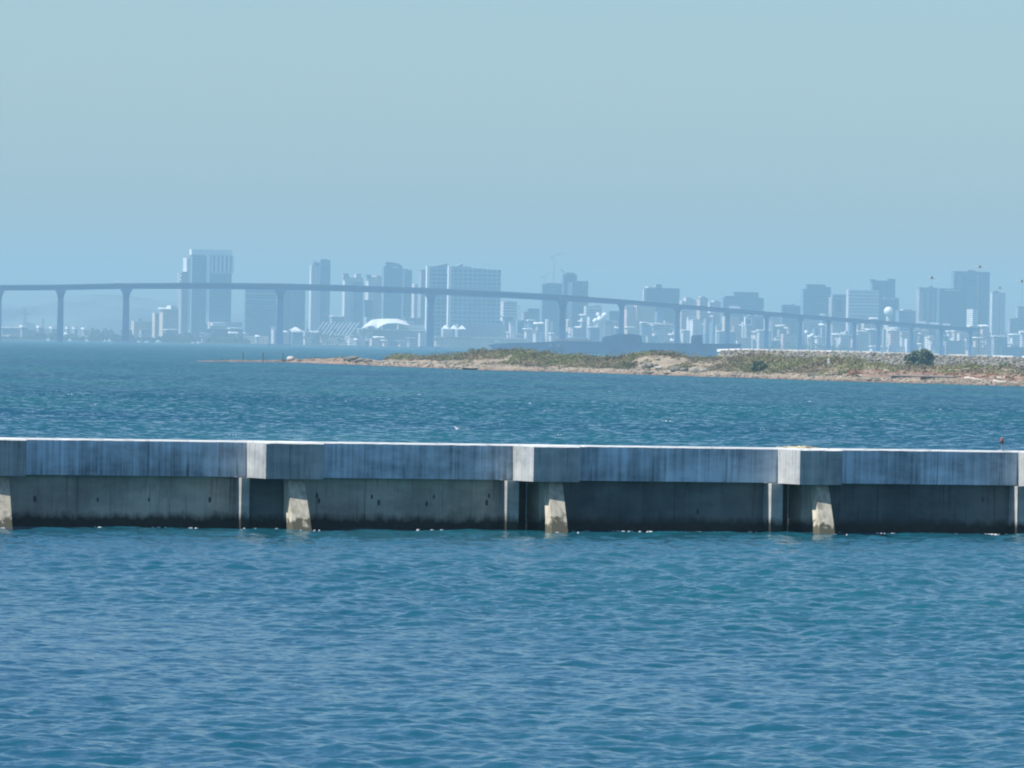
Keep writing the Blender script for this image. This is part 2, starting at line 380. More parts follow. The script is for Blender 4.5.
for i, (c0_, c1_, b0_, p0_, p1_) in enumerate(PIERS):
    wallbox(c0_, c1_, -.9, VP, ZC, ZT - .05, 'pier_cap', 'concrete_pier_cap'); coping(c0_ + .001, c1_, VP, -.9)
    b1_ = c1_ - .3
    wallbox(b0_, b0_ + (.42 if i != 2 else .28), -.88, .30, -1.5, ZC - .004, 'pier_post', 'concrete_block')
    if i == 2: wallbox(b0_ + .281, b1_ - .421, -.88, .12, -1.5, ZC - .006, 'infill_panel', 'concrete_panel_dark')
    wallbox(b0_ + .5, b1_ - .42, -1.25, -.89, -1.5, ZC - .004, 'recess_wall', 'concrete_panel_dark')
    wallbox(b1_ - .42, b1_, -.88, .16, -1.5, ZC - .005, 'pier_post', 'concrete_panel')
    if i + 1 < len(PIERS):
        n0 = PIERS[i + 1][0]; m0 = PIERS[i + 1][2]
        wallbox(c1_ + .012, n0 - .012, -.6, 0, ZC + .015, ZT - .05, 'cap_panel', 'concrete_cap'); coping(c1_ + .012, n0 - .012, 0, -.6)
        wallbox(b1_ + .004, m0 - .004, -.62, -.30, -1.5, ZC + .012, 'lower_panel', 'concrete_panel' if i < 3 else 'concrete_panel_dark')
        holes = {1: ((37, 499), (100, 500), (151, 500), (212, 500)), 2: ((319, 496), (321, 501), (374, 497), (381, 503), (429, 504), (436, 497), (489, 503), (491, 496)), 3: ((700, 512),), 4: ((985, 500),)}.get(i, ())
        for hp_, hy_ in holes:
            x = Uw(hp_, -.3); zz = zat(hp_, hy_, A[1] + x * w[1]); mm = MB(); k = 9; rr = rw.uniform(.035, .055)
            mm.loft([[(x + rr * math.cos(2 * math.pi * j / k), y_, zz + rr * 2.0 * math.sin(2 * math.pi * j / k)) for j in range(k)] for y_ in (.35, .292)])
            mm.build('drain_hole', 'dark_metal', wall)
    m = MB(); s0 = .6 / .98
    zt, zb = ZC - .007, -1.2
    vf = lambda z: 1.77 + (ZC - .56 - z) * s0
    prof = [(vf(zt), zt), (vf(.4), .4), (vf(zb), zb), (vf(zb) - .75, zb), (vf(.4) - .46, .4), (vf(zt) - .42, zt)]
    m.loft([[(u_ + (.10 if i == 2 else .16) + (.05 if i == 2 else .085) * (z_ - 1.07) / .56 + q_ * .03 * (z_ - 1.07), -v_, z_) for v_, z_ in prof] for u_, q_ in ((p0_, 1), (p1_, -1))]).build('slanted_prop', 'concrete_brace', wall)
# iron ladder rail at the right edge of the picture, as a part of the wall
def wpt(u_, v_, z_): return (A[0] + u_ * w[0] + v_ * n[0], A[1] + u_ * w[1] + v_ * n[1], z_)

xl = Uw(1003, -.3)
ml = thing('marker_light', 'small red marker lamp on a short post on top of the concrete wall', 'marker light', wpt(xl, -.3, ZT), th)
MB().cyl(0, 0, 0, .03, .09, .09, 12).cyl(0, 0, .03, .24, .022, .022, 8).build('post', 'grey_metal', ml)
MB().cyl(0, 0, .24, .30, .07, .09, 12).cyl(0, 0, .30, .33, .06, .06, 12).build('lamp_base', 'dark_metal', ml)
MB().cyl(0, 0, .33, .41, .055, .05, 12).ball((0, 0, .41), .05, 12, 6, .5, 0).build('lens', 'red_paint', ml)
MB().cyl(0, 0, .43, .54, .006, .003, 5).build('bird_spike', 'grey_metal', ml)
# dried weed on top of a pier cap
xk = Uw(800, .6); m = MB(); rk = random.Random(4)
for i in range(150):
    x = rk.gauss(.42, .24); y = rk.uniform(-.7, .5); hgt = max(0, .05 * math.exp(-((x - .42) / .3) ** 2)) * rk.random()
    a_ = rk.uniform(0, 3.1); l = rk.uniform(.06, .2)
    m.tube((x, y, .01 + hgt), (x + l * math.cos(a_), y + l * math.sin(a_), .012 + hgt + rk.uniform(-.0, .03)), rk.uniform(.006, .014), 4)
m.loft([[(.42 + q_ * .5 * math.cos(a_ * .628), -.1 + q_ * .5 * math.sin(a_ * .628), z_) for a_ in range(10)] for z_, q_ in ((0, 1), (.025, .8), (.045, .35))])
tag(m.build('dry_seaweed', 'kelp', None, wpt(xk, -.2, ZT), th), 'clump of dry yellowish seaweed on the wall top towards the right', 'seaweed')

# gull on the water
g = P(458, 430, 508); g[2] = 0.0
gu = thing('gull', 'white gull floating on the water just beyond the concrete wall', 'bird', tuple(g), R(185))
def egg(secs, nn=12):
    return [[(x, ry * math.cos(2 * math.pi * k / nn), z + rz_ * math.sin(2 * math.pi * k / nn)) for k in range(nn)] for x, z, ry, rz_ in secs]
MB().loft(egg([(-.24, .10, .01, .01), (-.17, .08, .05, .04), (-.05, .06, .09, .075), (.08, .06, .095, .085), (.15, .10, .07, .08), (.19, .16, .045, .05), (.21, .22, .042, .045), (.25, .235, .035, .035), (.275, .23, .012, .014)])).build('body', 'gull_white', gu)
MB().loft(egg([(-.27, .11, .01, .008), (-.15, .115, .06, .02), (0, .12, .092, .03), (.1, .12, .05, .02)])).build('wings', 'gull_grey', gu)
MB().loft(egg([(.27, .23, .012, .014), (.32, .222, .003, .004)], 8)).build('beak', 'kelp', gu)

# foam and broken water: along the wall foot and a few whitecaps
m = MB(); rf = random.Random(9)
def fleck(x, y, lx, ly, z):
    k = 9; top = []; bot = []
    for j in range(k):
        q_ = 2 * math.pi * j / k; r_ = rf.uniform(.5, 1)
        top.append((x + lx * r_ * .5 * math.cos(q_), y + ly * r_ * .5 * math.sin(q_), z + .012)); bot.append((x + lx * r_ * math.cos(q_), y + ly * r_ * math.sin(q_), z - .05))
    m.loft([bot, top])
for i in range(len(PIERS) - 1):
    L = PIERS[i + 1][0] - PIERS[i][0]
    for j in range(46):
        if rf.random() > (.2 if i < 3 else .55): continue
        p = wpt(PIERS[i][0] + rf.uniform(0, L), rf.uniform(-.2, .5), 0)
        for q_ in range(rf.choice((1, 2, 4))): fleck(p[0] + rf.gauss(0, .12), p[1] + rf.gauss(0, .1), rf.uniform(.04, .12), rf.uniform(.04, .12), .012)
    for j in range(4):
        p = wpt(PIERS[i][3] + rf.uniform(-.2, .9), 2.55 + rf.uniform(-.1, .3), 0)
        fleck(p[0], p[1], rf.uniform(.02, .08), rf.uniform(.03, .1), .035)
for (px, py) in ((95, 405), (190, 420), (232, 436), (345, 402), (530, 404), (545, 412), (560, 436), (668, 422), (810, 402), (880, 420), (940, 410), (470, 430), (70, 395), (420, 395), (610, 392), (760, 430), (500, 425)):
    D = F * H / (py - yh(px)); p = P(px, py, D); s_ = rf.uniform(.35, .8) * max(.3, D / 400)
    for j in range(4):
        fleck(p[0] + rf.gauss(0, .16 * s_), p[1] + rf.gauss(0, .2 * s_), rf.uniform(.02, .09) * s_, rf.uniform(.03, .12) * s_, .05 if D < 250 else .1)
tag(m.build('foam', 'foam'), 'white foam flecks along the foot of the wall and on scattered wave tops', 'foam', kind='stuff')

# ------------------------------------------------------------------ terrain: the sand spit
def interp(tab, x): return np.interp(x, [a for a, b in tab], [b for a, b in tab])
WL = [(150, 360.2), (205, 361.5), (290, 362.2), (370, 365.5), (420, 367.5), (480, 370), (560, 372), (640, 374.5), (700, 376.5), (780, 379), (850, 381.5), (940, 384), (1024, 386.5), (1150, 390)]
CR = [(150, 361.6), (200, 361), (205, 360.6), (240, 360), (286, 360), (295, 358.5), (300, 359), (318, 358.6), (345, 357.5), (352, 357), (368, 358.5), (380, 360), (392, 358), (402, 357), (425, 357.5), (450, 357), (458, 355), (466, 353), (480, 351.5), (498, 350), (512, 350), (524, 352), (545, 354), (570, 356), (600, 359), (618, 358), (632, 356), (645, 353), (660, 352), (672, 354), (690, 357), (706, 356), (720, 355), (750, 357), (800, 359), (850, 360.5), (890, 364.5), (960, 366.5), (1024, 368), (1150, 371)]
def fbm(x, y, s, oct_=4):
    out_ = np.zeros_like(x); a_ = 1.0
    for k in range(oct_):
        out_ += a_ * np.array([mnoise.noise((float(p) * s * 2 ** k, float(q) * s * 2 ** k, k * 7.3)) for p, q in zip(x.ravel(), y.ravel())]).reshape(x.shape); a_ *= .5
    return out_
def make_spit():
    cols = np.arange(196, 1140, 1.6); nc = len(cols)
    Ds = F * H / (interp(WL, cols) - (HY0 + SL * (cols - 512)))
    rows = np.concatenate([np.linspace(-12, 60, 40), np.linspace(64, 190, 24)])
    X = np.zeros((len(rows), nc)); Y = X.copy(); Z = X.copy(); K = X.copy()
    nz = None
    Y[:] = Ds[None, :] + rows[:, None]
    X[:] = (cols[None, :] - 512) / F * Y
    nz = fbm(X, Y, .035, 4); nz2 = fbm(X, Y, .15, 2)
    cr = interp(CR, cols); L = np.interp(cols, [196, 300, 380, 460, 1140], [14, 22, 34, 60, 60])      # distance from the water to the crest
    zc = H - (cr - (HY0 + SL * (cols - 512))) * (Ds + L) / F
    zc = np.maximum(zc, .12) - .35 * np.clip((cols - 380) / 80, 0, 1)
    bw = np.interp(cols, [196, 300, 400, 500, 600, 1140], [5, 6, 11, 8, 9, 15])                              # beach width
    s = rows[:, None]
    beach = np.clip(s / bw, -1, 1) * np.minimum(1.1, zc * .55)[None, :]
    up = np.clip((s - bw) / (L - bw), 0, 1); up = up * up * (3 - 2 * up)
    down = np.clip((s - L) / (L * 1.2), 0, 1); down = down * down * (3 - 2 * down)
    keep = np.interp(cols, [196, 500, 700, 740, 1140], [0, 0, .0, .55, .6])[None, :]
    top = np.minimum(1.1, zc * .55)[None, :] + (zc[None, :] * .45 + np.maximum(0, zc * .55 - 1.1)[None, :]) * up
    Z = np.where(s < bw, beach, top)
    Z = Z * (1 - down * (1 - keep)) - down * (1 - keep) * .5
    amp = np.clip((s + 2) / 20, 0, 1) * np.minimum(1, zc / 3)[None, :]
    Z = Z + nz * .55 * amp + nz2 * .15 * amp + .06 * nz2
    K[:] = .85 * np.clip((372 - cols[None, :]) / 12, 0, 1) + np.clip((cols[None, :] - 825) / 60, 0, 1) * np.clip((s - 10) / 5, 0, 1) * np.clip((48 + nz * 14 - s) / 10, 0, 1)
    o = npmesh('sand_spit', np.stack([X, Y, Z], -1).reshape(-1, 3), grid_faces(len(rows), nc)[:, ::-1], 'sand', {'kind': K.ravel()}, True)
    tag(o, kind='structure')
    return cols, Ds, rows, X, Y, Z, nz, L, bw
sc_, sD, sr_, sX, sY, sZ, sN, sL, sB = make_spit()
def spit_z(px, off):
    i = int(np.clip(round((px - sc_[0]) / 1.6), 0, len(sc_) - 1)); j = int(np.argmin(abs(sr_ - off)))
    return float(sX[j, i]), float(sY[j, i]), float(sZ[j, i])
def scrub_density(px, off, bw, L, nz):
    if px < 385: return .05 if (305 < px < 345 and off > 10) else 0
    if px < 455: return .8 if off > L * .6 else .0
    base = 1.0 if off > bw + 6 else (.25 if off > bw else 0)
    if 455 <= px < 500 and off < 32: base *= .1
    if 636 < px < 672 and off < 52: base *= .12                # the bare sand face
    if 672 <= px < 712 and off < 44: base *= .4
    if 690 < px < 860: base *= 1.1
    if px > 860: base *= .12 if off < 34 else .3
    return base * (1.0 if nz > -.15 else .12 if nz < -.4 else .4)
def make_scrub():
    V = []; Fc = []; K = []; rs = random.Random(21); cnt = 0
    nI = len(sc_)
    for it in range(34000):
        i = rs.randrange(nI); j = rs.randrange(len(sr_)); off = sr_[j]; px = sc_[i]
        if off < 4: continue
        if rs.random() > scrub_density(px, off, sB[i], sL[i], sN[j, i]): continue
        x, y, z = sX[j, i] + rs.uniform(-.3, .3), sY[j, i] + rs.uniform(-1, 1), sZ[j, i]
        if z < .35: continue
        r_ = rs.uniform(.35, 1.0) * (2.4 if rs.random() < .13 else 1) * (.7 if px > 870 and off < 36 else 1); hh = r_ * rs.uniform(.4, .75)
        red = 1.0 if (px > 850 and off < 36 and rs.random() < .75) else (0.25 if rs.random() < .15 else 0)
        for l in range(24 if r_ < 1.2 else 70):
            a_ = rs.uniform(0, 6.283); q_ = math.sqrt(rs.random()); cx = x + r_ * q_ * math.cos(a_); cyy = y + r_ * q_ * math.sin(a_)
            cz = z + hh * math.sqrt(max(0, 1 - q_ * q_)) * rs.uniform(.3, 1.05)
            s_ = rs.uniform(.08, .2); ax = Vector((rs.gauss(0, 1), rs.gauss(0, 1), rs.gauss(0, 1) + 1.0)).normalized(); u_ = ax.orthogonal().normalized() * s_; v_ = ax.cross(u_)
            b_ = len(V)
            for e, f_ in ((-1, -.6), (1, -.4), (.1, 1.1)): V.append((cx + u_.x * e + v_.x * f_, cyy + u_.y * e + v_.y * f_, cz + u_.z * e + v_.z * f_)); K.append(red)
            Fc.append((b_, b_ + 1, b_ + 2))
        cnt += 1
    o = npmesh('dune_scrub', V, Fc, 'scrub', {'kind': K})
    tag(o, 'low green and brown scrub covering the sand spit', 'scrub', kind='stuff')
make_scrub()

# ------------------------------------------------------------------ rocks
def ico():
    import bmesh
    bm = bmesh.new(); bmesh.ops.create_icosphere(bm, subdivisions=2, radius=1); v = np.array([q_.co[:] for q_ in bm.verts]); f = np.array([[q_.index for q_ in p.verts] for p in bm.faces]); bm.free(); return v, f
IV, IF = ico()
def rock_arr(sx, sy, sz, seed):
    r = np.random.default_rng(seed); v = IV.copy()
    for k in range(5):                      # cut flat facets
        d = r.normal(size=3); d /= np.linalg.norm(d); lim = r.uniform(.5, .85); t_ = v @ d; m_ = t_ > lim; v[m_] -= np.outer((t_[m_] - lim), d)
    v *= 1 + r.normal(size=(len(v), 1)) * .04
    a_ = r.uniform(0, 6.28); c_, s_ = math.cos(a_), math.sin(a_)
    v = v * (sx, sy, sz); return v
def rock(px, off, sx, sy, sz, label, mat='rock', seed=0, tone=.5, name='boulder', group=None, sink=.3, rz=0):
    x, y, z = spit_z(px, off)
    v = rock_arr(sx, sy, sz, seed); v[:, 2] += sz * (1 - 2 * sink)
    o = npmesh(name, v, IF, mat, {'tone': np.full(len(v), tone)}); o.location = (x, y, max(z, -.1)); o.rotation_euler = (0, 0, rz)
    tag(o, label, 'rock', group); return o
rock(291, 6, 1.35, 1.1, 1.0, 'pale rounded boulder near the tip of the sand spit, left of the sand mound', 'rock_pale', 1)
rock(283, 6, 1.5, 1, .35, 'flat dark rock just left of the pale boulder at the spit tip', seed=2, tone=.1)
rock(300, 7, 1.2, 1, .4, 'low brown rock just right of the pale boulder at the spit tip', seed=3, tone=.3)
GR = 'dark rocks on the outer spit'
rock(346, 12, 1.9, 1.4, .75, 'left dark rock in the heap on the outer spit', seed=4, tone=.15, group=GR)
rock(353, 14, 2.0, 1.6, 1.0, 'tallest rock in the heap on the outer spit, left of the pale beach', seed=5, tone=.5, group=GR)
rock(360, 12, 1.8, 1.3, .8, 'tan rock in the heap on the outer spit, next to the pale beach', seed=6, tone=.55, group=GR)
rock(367, 11, 1.5, 1.2, .5, 'low dark rock at the right end of the outer heap', seed=7, tone=.1, group=GR)
rock(644, 22, 1.0, 1.0, .9, 'grey boulder at the left foot of the bare sand mound', seed=8, tone=.6)
rock(651, 24, .8, .8, .9, 'large grey boulder in the middle of the bare sand mound', seed=9, tone=.5)
rock(658, 20, 1.0, .9, .55, 'small white rock at the right foot of the bare sand mound', 'rock_pale', 10)
rock(676, 10, 1.6, 1.3, .95, 'brown boulder standing on the beach between the two mounds', seed=11, tone=.25)
rock(684, 12, 1.2, .9, .6, 'pale brown boulder right of the tall beach boulder', seed=12, tone=.5)
rock(696, 16, 1.5, 1.2, .9, 'broad pale boulder on the beach below the green scrub', seed=13, tone=.95)
rock(704, 16, 1.4, 1.2, .8, 'smaller pale boulder touching the broad one on the beach', seed=14, tone=.85)
rock(652, 3, 2.9, .9, .3, 'long flat dark rock at the waterline below the bare mound', seed=15, tone=.05)
rock(668, 3, 1.3, .8, .28, 'small flat dark rock at the waterline, right of the long one', seed=16, tone=.05)
rock(785, 14, 1.4, .9, .4, 'dark rock half buried in the beach below the rounded green bush', seed=17, tone=.05)
rock(815, 15, 1.9, 1.0, .45, 'wide dark rock in the beach left of the white post', seed=18, tone=.05)
rock(735, 5, 1.2, .8, .3, 'flat brown rock by the water below the left end of the parapet', seed=19, tone=.3)
rock(869, 3, .7, .5, .3, 'left of two small dark rocks at the water right of the white post', seed=20, tone=.1)
rock(878, 3, .8, .5, .33, 'right of two small dark rocks at the water right of the white post', seed=22, tone=.1)
# rubble: nobody could count it
def rubble():
    V = []; Fc = []; T_ = []; r = random.Random(31); n_ = 0
    def put(x, y, z, s_):
        nonlocal n_
        v = rock_arr(s_ * r.uniform(.8, 1.5), s_ * r.uniform(.7, 1.1), s_ * r.uniform(.4, .8), r.randrange(10 ** 6)) + (x, y, z + s_ * .1)
        V.append(v); Fc.append(IF + n_); n_ += len(v); T_.append(np.full(len(v), r.random() ** 2.2))
    for i in range(2600):
        px = r.uniform(205, 372) if i % 3 == 0 else r.uniform(372, 1120); off = r.uniform(-1.5, 14); 
        if px > 420 and r.random() < .35: off = r.uniform(0, 30)
        x, y, z = spit_z(px, off)
        if 420 < px < 462: pass
        put(x, y, max(z, 0), r.uniform(.08, .32) * (1.6 if 385 < px < 470 and r.random() < .5 else 1) * (.7 if px < 345 else 1))
    o = npmesh('shore_rubble', np.concatenate(V), np.concatenate(Fc), 'rock', {'tone': np.concatenate(T_)})
    tag(o, 'small stones and rubble strewn along the edge of the sand spit', 'rubble', kind='stuff')
rubble()

# piles and posts off the tip
for px, ytop, lab in ((222, 358, 'short broken pile farthest out off the tip of the sand spit'), (243, 352.5, 'left of the three tall wooden piles off the spit tip'), (263, 352.5, 'middle of the three tall wooden piles off the spit tip'), (283, 353, 'right of the three tall wooden piles, beside the pale boulder'), (228, 359, 'stub of a wooden pile left of the three tall piles')):
    D = 2080; p = P(px, ytop, D); hh = max(p[2], .6)
    pl = thing('wooden_pile', lab, 'pile', (p[0], D, 0), 0, 'wooden piles off the spit')
    MB().loft([[(.14 * k_ * math.cos(a_ * .785) + dx_, .14 * k_ * math.sin(a_ * .785), z_) for a_ in range(8)] for z_, k_, dx_ in ((-1, 1, 0), (hh * .5, .9, .03), (hh * .97, .8, .05), (hh, .55, .05))]).build('shaft', 'dark_wood', pl)
    MB().cyl(.04, 0, hh * .86, hh * .93, .25, .25, 8).build('iron_band', 'dark_metal', pl)
# dark skiff wreck at (472, 369)
x, y, z = spit_z(472, -8)
sk = thing('rowing_boat', 'dark low boat lying at the waterline of the sand spit, left of the dunes', 'boat', (x, y, 0), R(4))
hs = []
for q_, wd, ht in ((-2.2, .35, .50), (-1.2, .7, .42), (0, .85, .38), (1.2, .7, .42), (2.2, .05, .55)):
    hs.append([(q_, -wd, ht), (q_, -wd * .7, 0), (q_, 0, -.12), (q_, wd * .7, 0), (q_, wd, ht)])
MB().loft(hs).build('hull', 'dark_wood', sk)
for q_ in (-1, .3): MB().box(q_, q_ + .25, -.7, .7, .42, .46).build('thwart', 'pale_wood', sk)
MB().box(-2.3, -2.15, -.36, .36, .2, .6).build('transom', 'dark_metal', sk)
# white post, sheet, planks
x, y, z = spit_z(828, 40); D = y; zt = zat(828, 358.7, D)
z = min(z, zt - 1.0); wp = thing('marker_post', 'short white post standing in the scrub of the spit', 'post', (x, y, z))
MB().box(-.22, .22, -.2, .2, 0, zt - z - .1).build('shaft', 'white_paint', wp); MB().rect_loft([(zt - z - .1, 0, 0, .28, .26), (zt - z, 0, 0, .12, .1)]).build('cap', 'white_paint', wp)
x, y, z = spit_z(604, 66); zt = zat(604, 357.6, y)
bo = thing('dinghy', 'small white dinghy drawn up behind the dune between the two crests', 'boat', (x, y, zt - .55), R(5))
hs = []
for q_, wd, ht in ((-1.1, .5, .42), (-.4, .62, .4), (.5, .5, .45), (1.25, .05, .6)):
    hs.append([(q_, -wd, ht), (q_, -wd * .75, .05), (q_, 0, 0), (q_, wd * .75, .05), (q_, wd, ht)])
MB().loft(hs).build('hull', 'white_paint', bo); MB().box(-.3, -.05, -.55, .55, .42, .46).build('thwart', 'pale_wood', bo); MB().box(-1.3, -1.1, -.15, .15, .1, .75).build('outboard_motor', 'dark_metal', bo)
def jetty(px0, px1, off, label, rz):
    x0, y0, z0 = spit_z(px0, off); x1, y1, z1 = spit_z(px1, off); L_ = math.hypot(x1 - x0, y1 - y0); zz = max(z0, z1, .5) - .3
    j = thing('dock_section', label, 'dock section', ((x0 + x1) / 2, (y0 + y1) / 2, zz), rz, 'dock sections stranded on the spit')
    MB().box(-L_ / 2, L_ / 2, -1.6, 1.6, .42, .62).build('deck', 'pale_wood', j)
    MB().box(-L_ / 2 + .1, L_ / 2 - .1, -1.68, -1.5, -.3, .418).build('skirt_board', 'dark_wood', j)
    for q_ in np.linspace(-L_ / 2 + .6, L_ / 2 - .6, 4): MB().cyl(q_, 0, -.3, .418, .35, .35, 10).build('float', 'dark_metal', j)
jetty(901, 920, 20, 'left of two dark stranded dock sections with pale decks on the spit', R(-1))
jetty(937, 957, 19, 'right of two dark stranded dock sections with pale decks on the spit', R(-4))
for i, (a_, b_, off, lab) in enumerate(((964, 984, 17, 'bleached driftwood log right of the stranded dock sections'), (992, 1006, 8, 'bleached driftwood log nearest the water at the right edge'), (996, 1012, 24, 'bleached driftwood log farther up the sand at the right edge'), (724, 738, 18, 'bleached driftwood log on the beach below the green scrub'), (843, 862, 18, 'bleached driftwood log on the beach right of the white post'))):
    p0 = spit_z(a_, off); p1 = spit_z(b_, off + 2); m = MB(); rings = []
    for k in range(7):
        q_ = k / 6; c_ = [p0[i_] + (p1[i_] - p0[i_]) * q_ for i_ in range(3)]; r_ = .24 * (1 - .45 * q_) * (1 + .15 * math.sin(k * 2.1 + i))
        rings.append([(c_[0] - p0[0], c_[1] - p0[1] + r_ * math.cos(e * 1.047), c_[2] - p0[2] + .18 + r_ * math.sin(e * 1.047) + .08 * math.sin(k + i)) for e in range(6)])
    m.loft(rings); tag(m.build('driftwood_log', 'pale_wood', None, p0), lab, 'driftwood', 'driftwood logs on the spit')

# ------------------------------------------------------------------ foliage helper
def crown(cx, cy, cz, rx, ry, rz_, nl, seed, leaf=.2, clumps=14, mat='leaf_tree', name='crown', parent=None, dome=False):
    r = random.Random(seed); V = []; Fc = []; cl = []
    for k in range(clumps):
        d = Vector((r.gauss(0, 1), r.gauss(0, 1), r.gauss(0, 1))).normalized()
        if dome: d.z = abs(d.z)
        q_ = r.uniform(.35, .9); cl.append((d.x * rx * q_, d.y * ry * q_, d.z * rz_ * q_, r.uniform(.22, .42)))
    for l in range(nl):
        c_ = cl[r.randrange(clumps)]; d = Vector((r.gauss(0, 1), r.gauss(0, 1), r.gauss(0, 1))).normalized() * (r.uniform(.6, 1.0) * c_[3])
        x = cx + c_[0] + d.x * rx; y = cy + c_[1] + d.y * ry; z = cz + c_[2] + d.z * rz_
        ax = Vector((r.gauss(0, 1), r.gauss(0, 1), r.gauss(0, 1) + .4)).normalized(); s_ = leaf * r.uniform(.6, 1.4); u_ = ax.orthogonal().normalized() * s_; v_ = ax.cross(u_)
        b_ = len(V)
        for e, f_ in ((-1, -.7), (1, -.5), (.2, 1.1)): V.append((x + u_.x * e + v_.x * f_, y + u_.y * e + v_.y * f_, z + u_.z * e + v_.z * f_))
        Fc.append((b_, b_ + 1, b_ + 2))
    o = npmesh(name, V, Fc, mat)
    if parent is not None: o.parent = parent
    return o
def bush_tree(px0, px1, ytop, D, zb, label, seed, cat='tree', name='round_tree', skew=0, nl=5000, leaf=.24):
    pxc = (px0 + px1) / 2; p = P(pxc, ytop, D); rx = (px1 - px0) / 2 * D / F; h_ = p[2] - zb
    tr = thing(name, label, cat, (p[0], D, zb))
    m = MB(); m.cyl(0, 0, -.3, h_ * .5, .22, .12, 8)
    m.build('trunk', 'bark', tr); 
    for k in range(4):
        a_ = k * 1.6 + .3; MB().tube((0, 0, h_ * .15 + k * .15), (rx * .6 * math.cos(a_), rx * .5 * math.sin(a_), h_ * .62), .07, 6).build('limb', 'bark', tr)
    crown(skew, 0, h_ * .36, rx * .92, rx * .85, h_ * .62, nl, seed, leaf, 60, 'leaf_tree', 'crown', tr)
    return tr

# ------------------------------------------------------------------ rubble bank behind the spit
BD = 1960
def bank():
    cols = np.arange(706, 1200, 3.0); rows = np.array([-30, -18, -12, -6, 0, 4, 10, 60, 300, 1300.0])
    top = [(706, 352.5), (716, 351.0), (740, 350.4), (780, 351.2), (850, 352.6), (900, 354.2), (950, 356), (1024, 358), (1200, 362)]
    X = np.zeros((len(rows), len(cols))); Y = X.copy(); Z = X.copy()
    for j, px in enumerate(cols):
        zt = zat(px, interp(top, px), BD) - .2
        for i, o_ in enumerate(rows):
            Y[i, j] = BD + o_; X[i, j] = (px - 512) / F * Y[i, j]
            q_ = min(1, max(0, (o_ + 30) / 30)); Z[i, j] = (-.8 + (zt + .8) * q_) if o_ <= 10 else zt
            if o_ > 10: Z[i, j] = zt - .3
    e = np.clip((cols - 706) / 14, 0, 1); Z = -1 + (Z + 1) * e[None, :]
    tag(npmesh('bank_ground', np.stack([X, Y, Z], -1).reshape(-1, 3), grid_faces(len(rows), len(cols))[:, ::-1], 'sand', {'kind': np.zeros(X.size)}), kind='structure')
    V = []; Fc = []; T_ = []; n_ = 0; r = random.Random(77)
    for i in range(6500):
        px = r.uniform(708, 1190); q_ = r.random(); o_ = -28 + 31 * q_
        j = int((px - 706) / 3); j = min(j, len(cols) - 1)
        y = BD + o_; z = np.interp(o_, rows, Z[:, j]); s_ = r.uniform(.2, .66)
        v = rock_arr(s_ * r.uniform(.8, 1.4), s_ * r.uniform(.7, 1.1), s_ * r.uniform(.5, .9), i) + ((px - 512) / F * y, y, z + .1 * s_)
        V.append(v); Fc.append(IF + n_); n_ += len(v); T_.append(np.full(len(v), r.random() ** .8))
    tag(npmesh('riprap', np.concatenate(V), np.concatenate(Fc), 'rock', {'tone': np.concatenate(T_)}), 'grey rock armour piled on the long bank behind the spit', 'riprap', kind='stuff')
    return top
BT = bank()
# white parapet on the bank
pr = thing('parapet', 'long low white parapet running along the top of the grey rock bank', 'parapet', (xat(716, BD + 6), BD + 6, 0))
rp = random.Random(8); px = 717.0; ox = xat(716, BD + 6)
while px < 1080:
    L_ = rp.choice((6, 11, 20, 15)); q_ = min(px + L_, 1080); gap = rp.choice((.5, 1.0, 2.0)) if px < 880 else rp.choice((2, 5, 9))
    z0 = zat(px, interp(BT, px) - 1.9, BD) ; z1 = zat(q_, interp(BT, q_) - 1.9, BD); th_ = rp.choice((.3, .4, .55))
    xa = xat(px, BD + 6) - ox; xb = xat(q_, BD + 6) - ox
    MB().add([(xa, -.3, z0 - th_ - .3), (xb, -.3, z1 - th_ - .3), (xb, .5, z1 - th_ - .3), (xa, .5, z0 - th_ - .3), (xa, -.1, z0), (xb, -.1, z1), (xb, .5, z1), (xa, .5, z0)],
             [(0, 3, 2, 1), (4, 5, 6, 7), (0, 1, 5, 4), (1, 2, 6, 5), (2, 3, 7, 6), (3, 0, 4, 7)]).build('parapet_section', rp.choice(('white_paint', 'pale_concrete', 'pale_concrete')), pr)
    px = q_ + gap
bush_tree(905, 935, 347.6, 1900, 2.6, 'dark rounded tree standing alone against the grey rock bank', 5, leaf=.3, nl=9000)
GB = 'bushes on the spit'
bush_tree(776, 808, 356.0, 1600, 1.9, 'wide light green bush left of the white post', 15, 'bush', 'bush', nl=1800)
bush_tree(748, 770, 360.5, 1585, 1.3, 'dark green bush at the top of the beach below the parapet', 16, 'bush', 'bush', nl=1400)
bush_tree(852, 868, 357.5, 1580, 1.9, 'olive bush right of the white post', 17, 'bush', 'bush', nl=900)
bush_tree(995, 1014, 362.0, 1600, 1.9, 'green bush near the right edge below the rock bank', 18, 'bush', 'bush', nl=900)
bush_tree(391, 402, 352.0, 2090, 1.2, 'dark green bush at the left end of the outer dune', 19, 'bush', 'bush', nl=700)
bush_tree(418, 430, 354.6, 2050, 1.2, 'low dark green bush between the left bush and the dunes', 20, 'bush', 'bush', nl=600)
bush_tree(643, 667, 349.6, 1745, 3.4, 'dark green bush crowning the bare sand mound', 22, 'bush', 'bush', nl=1600)
bush_tree(676, 690, 354.4, 1720, 2.5, 'dark brown green bush on the small mound right of the bare one', 23, 'bush', 'bush', nl=900)

